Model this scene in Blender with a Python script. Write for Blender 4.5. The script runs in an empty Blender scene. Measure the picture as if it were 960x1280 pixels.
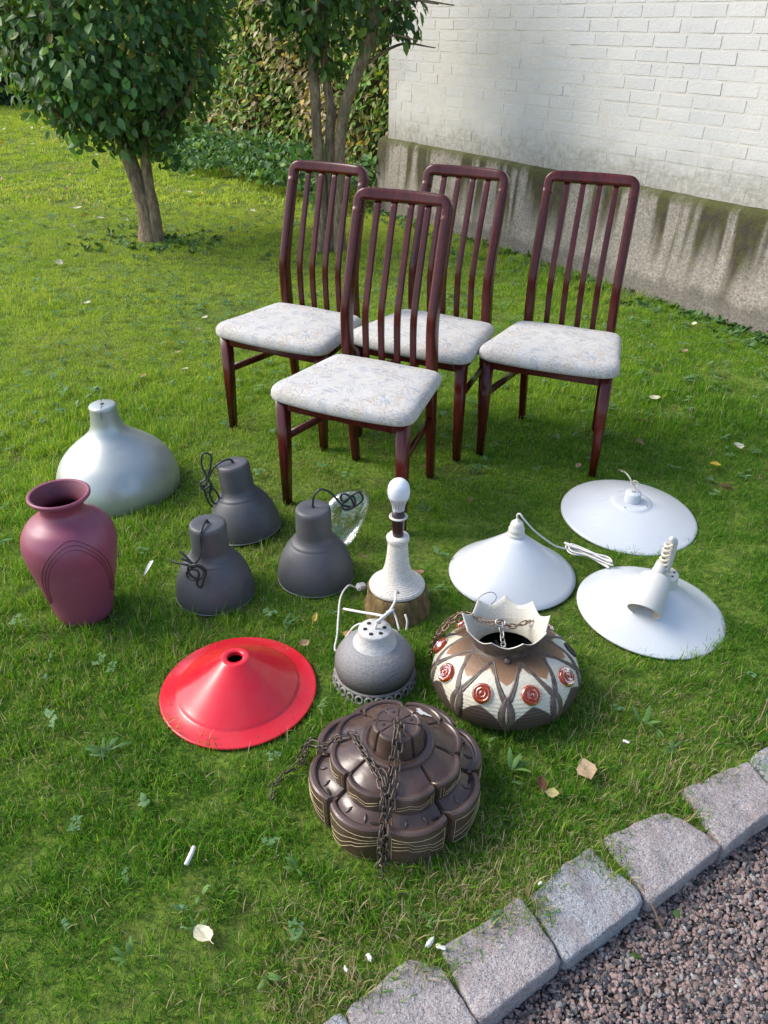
import bpy, bmesh, math, random
import numpy as np
from mathutils import Vector, Matrix, Euler
random.seed(7); RNG = np.random.default_rng(11)
R = math.radians; PI = math.pi
S = bpy.context.scene; COL = S.collection

# ------------------------------------------------------------------ camera
cd = bpy.data.cameras.new('camera'); cam = bpy.data.objects.new('camera', cd); COL.objects.link(cam)
cd.sensor_fit = 'VERTICAL'; cd.sensor_height = 36; cd.lens = 36 * 1002.7 / 1280; cd.clip_end = 500; cd.clip_start = .05
_p, _r = R(31.25), R(.503)
_F = Vector((0, math.cos(_p), -math.sin(_p))); _R = Vector((1, 0, 0)); _U = Vector((0, math.sin(_p), math.cos(_p)))
_Rc = _R * math.cos(_r) + _U * math.sin(_r); _Uc = _U * math.cos(_r) - _R * math.sin(_r)
cam.matrix_world = Matrix(((_Rc.x, _Uc.x, -_F.x, 0), (_Rc.y, _Uc.y, -_F.y, 0), (_Rc.z, _Uc.z, -_F.z, 1.482), (0, 0, 0, 1)))
S.camera = cam
S.render.resolution_x, S.render.resolution_y = 768, 1024

# ------------------------------------------------------------------ light
SUN_EL, SUN_AZ = R(42), R(-80)            # azimuth from +Y towards +X (negative: to the left)
W = bpy.data.worlds.new('World'); S.world = W; W.use_nodes = True
nt = W.node_tree; nt.nodes.clear()
sky = nt.nodes.new('ShaderNodeTexSky'); sky.sky_type = 'NISHITA'; sky.sun_disc = False
sky.sun_elevation = SUN_EL; sky.sun_rotation = SUN_AZ; sky.dust_density = 2.0; sky.ozone_density = 1.0
bg = nt.nodes.new('ShaderNodeBackground'); bg.inputs[1].default_value = .14
wo = nt.nodes.new('ShaderNodeOutputWorld')
nt.links.new(sky.outputs[0], bg.inputs[0]); nt.links.new(bg.outputs[0], wo.inputs[0])
sl = bpy.data.lights.new('sun', 'SUN'); sl.energy = 1.5; sl.angle = R(26); sl.color = (1, .95, .86)
so = bpy.data.objects.new('sun', sl); COL.objects.link(so)
sd = Vector((math.sin(SUN_AZ) * math.cos(SUN_EL), math.cos(SUN_AZ) * math.cos(SUN_EL), math.sin(SUN_EL)))
so.rotation_euler = sd.to_track_quat('Z', 'Y').to_euler(); so.location = (-4, 3, 8)
S.view_settings.view_transform = 'Standard'; S.view_settings.look = 'None'
S.view_settings.exposure = 1.25; S.view_settings.gamma = 1; S.view_settings.use_curve_mapping = False
S.cycles.max_bounces = 8; S.cycles.transparent_max_bounces = 16; S.cycles.use_denoising = True

# ------------------------------------------------------------------ helpers
def tag(o, label=None, cat=None, group=None, kind=None):
    if label: o['label'] = label
    if cat: o['category'] = cat
    if group: o['group'] = group
    if kind: o['kind'] = kind
    return o
def empty(name, loc=(0, 0, 0), rot=(0, 0, 0), parent=None):
    o = bpy.data.objects.new(name, None); COL.objects.link(o); o.location = loc; o.rotation_euler = rot; o.parent = parent
    o.empty_display_size = .05
    return o
def mk(name, v, f, m=None, parent=None, smooth=True, loc=(0, 0, 0), rot=(0, 0, 0), link=True, col=None):
    me = bpy.data.meshes.new(name)
    v = np.asarray(v, float); me.from_pydata([tuple(p) for p in v], [], [tuple(int(i) for i in q) for q in f])
    if smooth: me.polygons.foreach_set('use_smooth', [True] * len(me.polygons))
    if m: me.materials.append(m)
    if col is not None:
        a = me.color_attributes.new('col', 'FLOAT_COLOR', 'POINT')
        c = np.ones((len(v), 4), np.float32); c[:, :3] = col; a.data.foreach_set('color', c.ravel())
    me.update()
    o = bpy.data.objects.new(name, me)
    if link: COL.objects.link(o)
    o.parent = parent; o.location = loc; o.rotation_euler = rot
    return o
def inst(name, src, parent, loc=(0, 0, 0), rot=(0, 0, 0), scale=(1, 1, 1)):
    o = bpy.data.objects.new(name, src.data if hasattr(src, 'data') else src); COL.objects.link(o)
    o.parent = parent; o.location = loc; o.rotation_euler = rot; o.scale = scale
    return o
def merge(parts):
    V, F, n = [], [], 0
    for v, f in parts:
        V.append(np.asarray(v, float)); F += [tuple(i + n for i in q) for q in f]; n += len(v)
    return np.concatenate(V), F
def lathe(prof, n=64, wob=None):
    """prof: list of (r,z); wob(theta, r, z)->(r,z) optional"""
    V, F = [], []
    th = np.linspace(0, 2 * PI, n, endpoint=False)
    for r, z in prof:
        for t in th:
            rr, zz = wob(t, r, z) if wob else (r, z)
            V.append((rr * math.cos(t), rr * math.sin(t), zz))
    for i in range(len(prof) - 1):
        for j in range(n):
            a, b = i * n + j, i * n + (j + 1) % n
            F.append((a, b, b + n, a + n))
    return np.array(V), F
def smooth_path(P, k=6, closed=False):
    P = [np.array(p, float) for p in P]; n = len(P); out = []
    rng = range(n if closed else n - 1)
    for i in rng:
        p0 = P[(i - 1) % n] if (closed or i > 0) else P[0] * 2 - P[1]
        p1, p2 = P[i], P[(i + 1) % n]
        p3 = P[(i + 2) % n] if (closed or i + 2 < n) else P[-1] * 2 - P[-2]
        for j in range(k):
            t = j / k
            out.append(.5 * ((2 * p1) + (p2 - p0) * t + (2 * p0 - 5 * p1 + 4 * p2 - p3) * t * t + (3 * p1 - p0 - 3 * p2 + p3) * t ** 3))
    if not closed: out.append(P[-1])
    return np.array(out)
def tube(P, r, n=8, closed=False, cap=True):
    P = np.array(P, float); m = len(P); r = np.broadcast_to(np.asarray(r, float), (m,))
    if closed: T = np.roll(P, -1, 0) - np.roll(P, 1, 0)
    else: T = np.gradient(P, axis=0)
    T /= np.linalg.norm(T, axis=1)[:, None] + 1e-12
    a = np.array((0, 0, 1.)) if abs(T[0][2]) < .9 else np.array((1., 0, 0))
    u = np.cross(T[0], a); u /= np.linalg.norm(u)
    V = []; F = []
    for i in range(m):
        u = u - T[i] * (u @ T[i]); u /= np.linalg.norm(u) + 1e-12; w = np.cross(T[i], u)
        for j in range(n):
            t = 2 * PI * j / n; V.append(P[i] + r[i] * (u * math.cos(t) + w * math.sin(t)))
    for i in range(m if closed else m - 1):
        for j in range(n):
            a, b = i * n + j, i * n + (j + 1) % n; c = ((i + 1) % m) * n
            F.append((a, b, c + (j + 1) % n, c + j))
    if cap and not closed:
        F.append(tuple(range(n))[::-1]); F.append(tuple((m - 1) * n + j for j in range(n)))
    return np.array(V), F
def sweep(P, depth, hw, hd, n=16, e=3.2):
    """superellipse section swept along P; depth: section's second axis (fixed); hw,hd half sizes (scalar or array)"""
    P = np.array(P, float); m = len(P); T = np.gradient(P, axis=0); T /= np.linalg.norm(T, axis=1)[:, None]
    depth = np.broadcast_to(np.asarray(depth, float), (m, 3))
    hw = np.broadcast_to(np.asarray(hw, float), (m,)); hd = np.broadcast_to(np.asarray(hd, float), (m,))
    V, F = [], []
    for i in range(m):
        d = depth[i] - T[i] * (depth[i] @ T[i]); d /= np.linalg.norm(d); w = np.cross(T[i], d)
        for j in range(n):
            t = 2 * PI * (j + .5) / n; c, s = math.cos(t), math.sin(t)
            V.append(P[i] + w * hw[i] * math.copysign(abs(c) ** (2 / e), c) + d * hd[i] * math.copysign(abs(s) ** (2 / e), s))
    for i in range(m - 1):
        for j in range(n):
            a, b = i * n + j, i * n + (j + 1) % n; F.append((a, b, b + n, a + n))
    F.append(tuple(range(n))[::-1]); F.append(tuple((m - 1) * n + j for j in range(n)))
    return np.array(V), F
def noise2(x, y, seed=0, octs=3):
    """cheap smooth noise, about -1..1"""
    r = np.random.default_rng(seed); out = 0; amp = 1; tot = 0
    for o in range(octs):
        for k in range(4):
            a = r.uniform(0, 2 * PI); fr = (2 ** o) * r.uniform(.7, 1.4); ph = r.uniform(0, 9)
            out = out + amp * np.sin((x * math.cos(a) + y * math.sin(a)) * fr + ph + 1.3 * np.sin((x * math.sin(a) - y * math.cos(a)) * fr * .7 + ph)) / 3
        tot += amp; amp *= .55
    return out / tot

# ------------------------------------------------------------------ materials
class NB:
    def __init__(s, name):
        s.m = bpy.data.materials.new(name); s.m.use_nodes = True; s.t = s.m.node_tree; s.t.nodes.clear()
        s.out = s.n('ShaderNodeOutputMaterial')
    def n(s, ty, **kw):
        nd = s.t.nodes.new(ty)
        for k, v in kw.items(): setattr(nd, k, v)
        return nd
    def set(s, sock, v):
        if isinstance(v, bpy.types.NodeSocket): s.t.links.new(v, sock)
        elif v is not None:
            if isinstance(v, tuple) and len(v) == 3 and sock.type == 'RGBA': v = (*v, 1)
            sock.default_value = v
    def coord(s, kind='Object'):
        return s.n('ShaderNodeNewGeometry').outputs['Position'] if kind == 'World' else s.n('ShaderNodeTexCoord').outputs[kind]
    def map(s, vec, scale=(1, 1, 1), rot=(0, 0, 0), loc=(0, 0, 0)):
        m = s.n('ShaderNodeMapping'); s.set(m.inputs['Vector'], vec); m.inputs['Scale'].default_value = scale
        m.inputs['Rotation'].default_value = rot; m.inputs['Location'].default_value = loc; return m.outputs[0]
    def noise(s, vec, scale=5, detail=4, rough=.55, dist=0, out='Fac'):
        q = s.n('ShaderNodeTexNoise'); s.set(q.inputs['Vector'], vec); q.inputs['Scale'].default_value = scale
        q.inputs['Detail'].default_value = detail; q.inputs['Roughness'].default_value = rough; q.inputs['Distortion'].default_value = dist
        return q.outputs[out]
    def ramp(s, fac, stops, interp='LINEAR'):
        r = s.n('ShaderNodeValToRGB'); s.set(r.inputs[0], fac); cr = r.color_ramp; cr.interpolation = interp
        while len(cr.elements) < len(stops): cr.elements.new(.5)
        for e, (p, c) in zip(cr.elements, stops):
            e.position = p; e.color = (c, c, c, 1) if not isinstance(c, tuple) else (*c, 1)
        return r.outputs[0]
    def mix(s, fac, a, b, mode='MIX'):
        q = s.n('ShaderNodeMix', data_type='RGBA', blend_type=mode); s.set(q.inputs[0], fac)
        s.set(q.inputs[6], a); s.set(q.inputs[7], b); return q.outputs[2]
    def math(s, op, a, b=None, c=None, clamp=False):
        q = s.n('ShaderNodeMath', operation=op, use_clamp=clamp); s.set(q.inputs[0], a); s.set(q.inputs[1], b)
        if c is not None: s.set(q.inputs[2], c)
        return q.outputs[0]
    def attr(s, name, ty='GEOMETRY', out='Fac'):
        return s.n('ShaderNodeAttribute', attribute_name=name, attribute_type=ty).outputs[out]
    def sep(s, v):
        q = s.n('ShaderNodeSeparateXYZ'); s.set(q.inputs[0], v); return q.outputs
    def bump(s, hgt, strength=.3, dist=.01, normal=None):
        b = s.n('ShaderNodeBump'); s.set(b.inputs['Height'], hgt); b.inputs['Strength'].default_value = strength
        b.inputs['Distance'].default_value = dist
        if normal: s.set(b.inputs['Normal'], normal)
        return b.outputs[0]
    def bsdf(s, col, rough=.5, metal=0, normal=None, **kw):
        b = s.n('ShaderNodeBsdfPrincipled'); s.set(b.inputs['Base Color'], col); s.set(b.inputs['Roughness'], rough)
        s.set(b.inputs['Metallic'], metal)
        if normal: s.set(b.inputs['Normal'], normal)
        for k, v in kw.items(): s.set(b.inputs[k.replace('_', ' ')], v)
        return b.outputs[0]
    def done(s, sh): s.t.links.new(sh, s.out.inputs[0]); return s.m

def basic(name, c1, c2=None, rough=.5, metal=0, scale=8, bump=.15, bscale=60, bdist=.002, rvar=.12, spec=.5, coat=0, coord='Object', dust=0, dcol=(.5, .5, .48)):
    b = NB(name); v = b.coord(coord); nz = b.noise(v, scale, 5, .6)
    c = b.mix(b.ramp(nz, [(.35, 0.), (.65, 1.)]), c1, c2 or tuple(x * .8 for x in c1))
    if dust:
        sc_ = b.ramp(b.noise(b.map(v, (1, 1, .25), (.6, .3, .9)), 130, 3, .75), [(.60, 0.), (.72, 1.)]); bl = b.ramp(b.noise(v, 11, 5, .7), [(.45, 0.), (.75, 1.)])
        c = b.mix(b.math('MULTIPLY', b.math('ADD', b.math('MULTIPLY', sc_, .5), bl), dust, clamp=True), c, dcol)
    r = b.math('MULTIPLY_ADD', b.noise(v, scale * 2.3, 4), rvar * 2, rough - rvar)
    return b.done(b.bsdf(c, r, metal, b.bump(b.noise(v, bscale, 3), bump, bdist), Specular_IOR_Level=spec, Coat_Weight=coat))

def leafmat(name, rough=.42, trans=.25, spec=.5):
    b = NB(name); v = b.coord('World'); c = b.attr('col', out='Color')
    c = b.mix(b.math('MULTIPLY', b.noise(v, 90, 2), .35), c, (.03, .05, .018))
    p = b.bsdf(c, rough, 0, b.bump(b.noise(v, 160, 2), .15, .002), Specular_IOR_Level=spec)
    t = b.n('ShaderNodeBsdfTranslucent'); b.set(t.inputs[0], b.mix(1., c, (1.5, 1.6, .6), 'MULTIPLY'))
    ms = b.n('ShaderNodeMixShader'); ms.inputs[0].default_value = trans
    b.t.links.new(p, ms.inputs[1]); b.t.links.new(t.outputs[0], ms.inputs[2])
    return b.done(ms.outputs[0])

def mat_grass():
    b = NB('grass_blade'); bv = b.attr('bv'); dry = b.attr('dry', 'INSTANCER'); tone = b.attr('tone', 'INSTANCER')
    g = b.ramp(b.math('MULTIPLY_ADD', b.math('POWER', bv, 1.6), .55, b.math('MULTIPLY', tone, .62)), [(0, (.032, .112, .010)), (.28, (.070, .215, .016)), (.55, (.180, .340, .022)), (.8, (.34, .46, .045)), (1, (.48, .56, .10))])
    isdry = b.math('LESS_THAN', b.attr('bd'), dry)
    c = b.mix(isdry, g, b.mix(bv, (.34, .27, .13), (.48, .42, .25)))
    p = b.bsdf(c, .55, 0, None, Specular_IOR_Level=.16)
    t = b.n('ShaderNodeBsdfTranslucent'); b.set(t.inputs[0], b.mix(1., c, (1.3, 1.25, .6), 'MULTIPLY'))
    ms = b.n('ShaderNodeMixShader'); ms.inputs[0].default_value = .38
    b.t.links.new(p, ms.inputs[1]); b.t.links.new(t.outputs[0], ms.inputs[2])
    return b.done(ms.outputs[0])

def mat_lawn():
    b = NB('lawn_soil'); v = b.coord('World')
    n1 = b.noise(v, 7, 6, .6); n2 = b.noise(v, 60, 4, .6); n3 = b.noise(v, 300, 3)
    c = b.mix(b.ramp(n2, [(.35, 0.), (.6, 1.)]), (.060, .105, .016), (.14, .20, .028))
    c = b.mix(b.ramp(n1, [(.5, 0.), (.75, 1.)]), c, (.050, .040, .020))
    return b.done(b.bsdf(c, .9, 0, b.bump(b.math('ADD', n2, b.math('MULTIPLY', n3, .5)), .8, .012), Specular_IOR_Level=.15))

def mat_wood():
    b = NB('mahogany'); v = b.coord('Object'); oi = b.n('ShaderNodeObjectInfo').outputs['Random']
    g = b.noise(b.map(v, (55, 55, 3)), 2.2, 6, .6, .4); g2 = b.noise(b.map(v, (7, 7, 1.2)), 2, 3)
    c = b.ramp(b.math('ADD', b.math('MULTIPLY', g, .6), b.math('MULTIPLY', g2, .4)), [(.3, (.024, .0036, .0030)), (.55, (.072, .0092, .0066)), (.75, (.150, .020, .011))])
    c = b.mix(b.math('MULTIPLY', oi, .30), c, (.030, .006, .007))
    r = b.math('MULTIPLY_ADD', b.noise(v, 14, 4), .18, .13)
    return b.done(b.bsdf(c, r, 0, b.bump(g, .05, .001), Specular_IOR_Level=.34))

def mat_fabric():
    b = NB('seat_fabric'); v = b.coord('Object')
    vd = b.n('ShaderNodeVectorMath', operation='MULTIPLY_ADD'); b.set(vd.inputs[0], b.noise(v, 30, 2, .5, 0, 'Color')); vd.inputs[1].default_value = (.03, .03, 0); b.set(vd.inputs[2], v)
    def strokes(scale, wscale, off):
        vo = b.n('ShaderNodeTexVoronoi'); b.set(vo.inputs['Vector'], b.map(vd.outputs[0], (1, 1, 0), (0, 0, 0), (off, off, 0))); vo.inputs['Scale'].default_value = scale
        cr, cg, cb = b.sep(vo.outputs['Color'])
        ro = b.n('ShaderNodeVectorRotate', rotation_type='Z_AXIS'); b.set(ro.inputs['Vector'], vd.outputs[0]); b.set(ro.inputs['Angle'], b.math('MULTIPLY', cr, 6.28))
        nz = b.noise(b.map(ro.outputs[0], (1, .12, 1)), wscale, 3, .6)
        return b.math('MULTIPLY', b.ramp(nz, [(.47, 0.), (.56, 1.)]), b.ramp(cg, [(.15, .25), (.6, 1.)])), cb, nz
    s1, h1, w1 = strokes(22, 210, 0.); s2, h2, w2 = strokes(30, 260, 3.3)
    hue1 = b.ramp(h1, [(.2, (.235, .255, .285)), (.5, (.29, .282, .272)), (.8, (.36, .305, .25))]); hue2 = b.ramp(h2, [(.3, (.34, .35, .37)), (.7, (.41, .365, .315))])
    c = b.mix(b.math('MULTIPLY', s1, .95), (.50, .485, .45), hue1); c = b.mix(b.math('MULTIPLY', s2, .75), c, hue2)
    return b.done(b.bsdf(c, .85, 0, b.bump(b.math('ADD', b.noise(v, 420, 2), b.math('MULTIPLY', w1, .4)), .25, .0015), Specular_IOR_Level=.2, Sheen_Weight=.15))

def mat_bricks(name, mortar=False):
    b = NB(name); v = b.coord('World'); x, y, z = b.sep(v); oi = b.n('ShaderNodeObjectInfo').outputs['Random']
    big = b.noise(v, 1.6, 5, .55); mid = b.noise(v, 9, 5, .65); fine = b.noise(v, 70, 4, .6)
    c = b.mix(b.ramp(big, [(.36, 0.), (.70, 1.)]), (.515, .50, .475), (.44, .445, .455))
    c = b.mix(b.math('MULTIPLY', b.ramp(mid, [(.5, 0.), (.78, 1.)]), .5), c, (.49, .47, .43))
    if not mortar: c = b.mix(b.math('MULTIPLY', oi, .25), c, (.58, .57, .555))
    else: c = b.mix(.34, c, (.52, .475, .41))
    # mildew and dirt rising from the ledge
    zz = b.math('MULTIPLY_ADD', b.noise(v, 4.5, 6, .7), .42, b.math('SUBTRACT', z, .80))
    dirt = b.ramp(zz, [(.05, 1.), (.13, .8), (.19, .35), (.29, 0.)])
    sp = b.ramp(b.noise(v, 30, 6, .72), [(.30, 0.), (.66, 1.)])
    c = b.mix(b.math('MULTIPLY', dirt, b.math('MULTIPLY_ADD', sp, .75, .25), clamp=True), c, (.25, .235, .195))
    end = b.ramp(b.math('MULTIPLY_ADD', b.noise(v, 3, 5), .9, b.math('SUBTRACT', y, 7.95)), [(.28, 0.), (.62, 1.)])
    c = b.mix(b.math('MULTIPLY', end, .55), c, (.24, .23, .18))
    return b.done(b.bsdf(c, .8, 0, b.bump(b.math('ADD', fine, b.math('MULTIPLY', mid, 1.2)), .4, .006), Specular_IOR_Level=.25))

def mat_plinth():
    b = NB('mossy_concrete'); v = b.coord('Object'); x, y, z = b.sep(v)
    f1 = b.noise(v, 70, 5, .7); f2 = b.noise(v, 260, 3, .6); mid = b.noise(v, 7, 5, .6)
    c = b.ramp(f1, [(.28, (.10, .085, .068)), (.5, (.28, .25, .21)), (.72, (.47, .43, .375))])
    c = b.mix(b.math('MULTIPLY', b.ramp(mid, [(.42, 0.), (.7, 1.)]), .4), c, (.18, .165, .14))
    # rain streaks below the ledge, each with its own length
    st = b.noise(b.map(v, (1, 0, .05)), 6.5, 3, .5, .25); ln = b.noise(b.map(v, (1, 0, 0)), 5., 2)
    s = b.ramp(st, [(.46, 0.), (.53, 1.)])
    hi = b.math('SUBTRACT', z, b.math('MULTIPLY_ADD', ln, -1.0, .72))
    hi = b.ramp(b.math('MULTIPLY_ADD', f1, .12, hi), [(.0, 0.), (.26, 1.)])
    sm = b.math('MULTIPLY', s, hi)
    c = b.mix(b.math('MULTIPLY', sm, .93), c, b.mix(b.ramp(b.noise(v, 16, 3), [(.42, 0.), (.6, 1.)]), (.042, .034, .022), (.060, .058, .014)))
    # moss on the ledge
    ms = b.ramp(b.math('ADD', b.math('SUBTRACT', z, .60), b.math('MULTIPLY', b.noise(v, 13, 5, .65), .14)), [(.02, 0.), (.07, 1.)])
    c = b.mix(b.math('MULTIPLY', ms, .85), c, b.mix(b.ramp(f1, [(.35, 0.), (.6, 1.)]), (.055, .052, .026), (.085, .095, .022)))
    bt = b.ramp(b.math('MULTIPLY_ADD', mid, -.18, z), [(-.02, 1.), (.06, 0.)])
    c = b.mix(b.math('MULTIPLY', bt, .55), c, (.07, .062, .045))
    return b.done(b.bsdf(c, .9, 0, b.bump(b.math('ADD', f1, b.math('MULTIPLY', f2, .5)), .8, .008), Specular_IOR_Level=.2))

def mat_granite():
    b = NB('granite'); v = b.coord('World'); oi = b.n('ShaderNodeObjectInfo').outputs['Random']
    vo = b.n('ShaderNodeTexVoronoi'); b.set(vo.inputs['Vector'], v); vo.inputs['Scale'].default_value = 480
    sp = b.sep(vo.outputs['Color'])[0]; f = b.noise(v, 120, 4, .7); big = b.noise(v, 14, 4, .6)
    base = b.mix(b.ramp(oi, [(.3, 0.), (.6, 1.)]), (.29, .30, .325), (.32, .275, .27))
    c = b.mix(b.ramp(sp, [(.0, 1.), (.22, 0.)]), base, (.11, .105, .108))
    c = b.mix(b.ramp(sp, [(.68, 0.), (.9, 1.)]), c, (.40, .395, .39))
    c = b.mix(b.math('MULTIPLY', b.ramp(big, [(.45, 0.), (.7, 1.)]), .6), c, (.19, .15, .14))
    c = b.mix(b.math('MULTIPLY', b.ramp(f, [(.5, 0.), (.8, 1.)]), .5), c, (.36, .34, .33))
    return b.done(b.bsdf(c, .75, 0, b.bump(b.math('ADD', f, b.math('MULTIPLY', b.noise(v, 34, 5, .7), 2.)), .8, .008), Specular_IOR_Level=.3))

def mat_pebble():
    b = NB('pebble'); oi = b.n('ShaderNodeObjectInfo').outputs['Random']; v = b.coord('Object'); t = b.attr('tone', 'INSTANCER')
    c = b.ramp(t, [(0, (.025, .030, .038)), (.22, (.070, .076, .086)), (.26, (.16, .115, .10)), (.55, (.29, .195, .17)), (.80, (.40, .28, .25)), (.84, (.20, .18, .17)), (.985, (.34, .32, .30)), (1, (.50, .49, .47))], 'LINEAR')
    c = b.mix(b.math('MULTIPLY', b.noise(v, 4, 4, .7), .5), c, (.06, .05, .045))
    return b.done(b.bsdf(c, .6, 0, b.bump(b.noise(v, 6, 3), .3, .1), Specular_IOR_Level=.4))

def mat_bark(name, c1, c2, c3):
    b = NB(name); v = b.coord('Object'); n = b.noise(b.map(v, (1, 1, .28)), 45, 6, .7, .3); m = b.noise(v, 6, 4)
    c = b.ramp(n, [(.3, c1), (.52, c2), (.75, c3)]); c = b.mix(b.math('MULTIPLY', b.ramp(m, [(.5, 0.), (.75, 1.)]), .4), c, (.085, .085, .045))
    return b.done(b.bsdf(c, .9, 0, b.bump(n, .9, .012), Specular_IOR_Level=.2))

def mat_vcol(name, rough=.5, rvar=.1, metal=0, bump=.3, bscale=90, bdist=.002, dirt=.3, stretch=(1, 1, 1)):
    b = NB(name); v = b.coord('Object'); c = b.attr('col', out='Color'); n = b.noise(b.map(v, stretch), bscale, 4, .65); m = b.noise(v, 18, 4, .6)
    c = b.mix(b.math('MULTIPLY', b.ramp(n, [(.45, 0.), (.8, 1.)]), dirt), c, b.mix(1., c, (.35, .33, .30), 'MULTIPLY'))
    return b.done(b.bsdf(c, b.math('MULTIPLY_ADD', m, rvar * 2, rough - rvar), metal, b.bump(n, bump, bdist)))

def mat_silver():
    b = NB('brushed_aluminium'); v = b.coord('Object'); n = b.noise(b.map(v, (2, 2, 60)), 3, 4, .6); m = b.noise(v, 9, 5, .6)
    c = b.mix(m, (.50, .52, .485), (.37, .40, .37))
    return b.done(b.bsdf(c, b.math('MULTIPLY_ADD', m, .2, .32), .6, b.bump(n, .12, .001), Specular_IOR_Level=.4))

def mat_speckle():
    b = NB('speckled_stoneware'); v = b.coord('Object'); f = b.noise(v, 330, 3, .7); w = b.n('ShaderNodeTexWave', bands_direction='Z')
    b.set(w.inputs['Vector'], v); w.inputs['Scale'].default_value = 75; w.inputs['Distortion'].default_value = 2.5; w.inputs['Detail'].default_value = 3; w.inputs['Detail Scale'].default_value = 3
    c = b.mix(b.ramp(f, [(.54, 0.), (.64, 1.)]), (.66, .625, .56), (.24, .20, .15))
    c = b.mix(b.math('MULTIPLY', b.ramp(w.outputs['Fac'], [(.0, 1.), (.35, 0.)]), .4), c, (.42, .37, .29))
    return b.done(b.bsdf(c, .75, 0, b.bump(b.math('ADD', f, w.outputs['Fac']), .5, .0015), Specular_IOR_Level=.3))

def mat_plastic_bag():
    b = NB('clear_film'); v = b.coord('Object')
    g = b.n('ShaderNodeBsdfGlossy'); g.inputs['Roughness'].default_value = .18; g.inputs[0].default_value = (.9, .92, .95, 1)
    tr = b.n('ShaderNodeBsdfTransparent'); tr.inputs[0].default_value = (.93, .95, .95, 1)
    lw = b.n('ShaderNodeLayerWeight'); lw.inputs[0].default_value = .35
    bm = b.bump(b.noise(v, 14, 3, .5, 1.), .5, .01); b.set(g.inputs['Normal'], bm); b.set(lw.inputs['Normal'], bm)
    ms = b.n('ShaderNodeMixShader'); b.set(ms.inputs[0], b.math('MULTIPLY_ADD', lw.outputs['Facing'], .55, .14, clamp=True))
    b.t.links.new(tr.outputs[0], ms.inputs[1]); b.t.links.new(g.outputs[0], ms.inputs[2])
    return b.done(ms.outputs[0])

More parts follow.
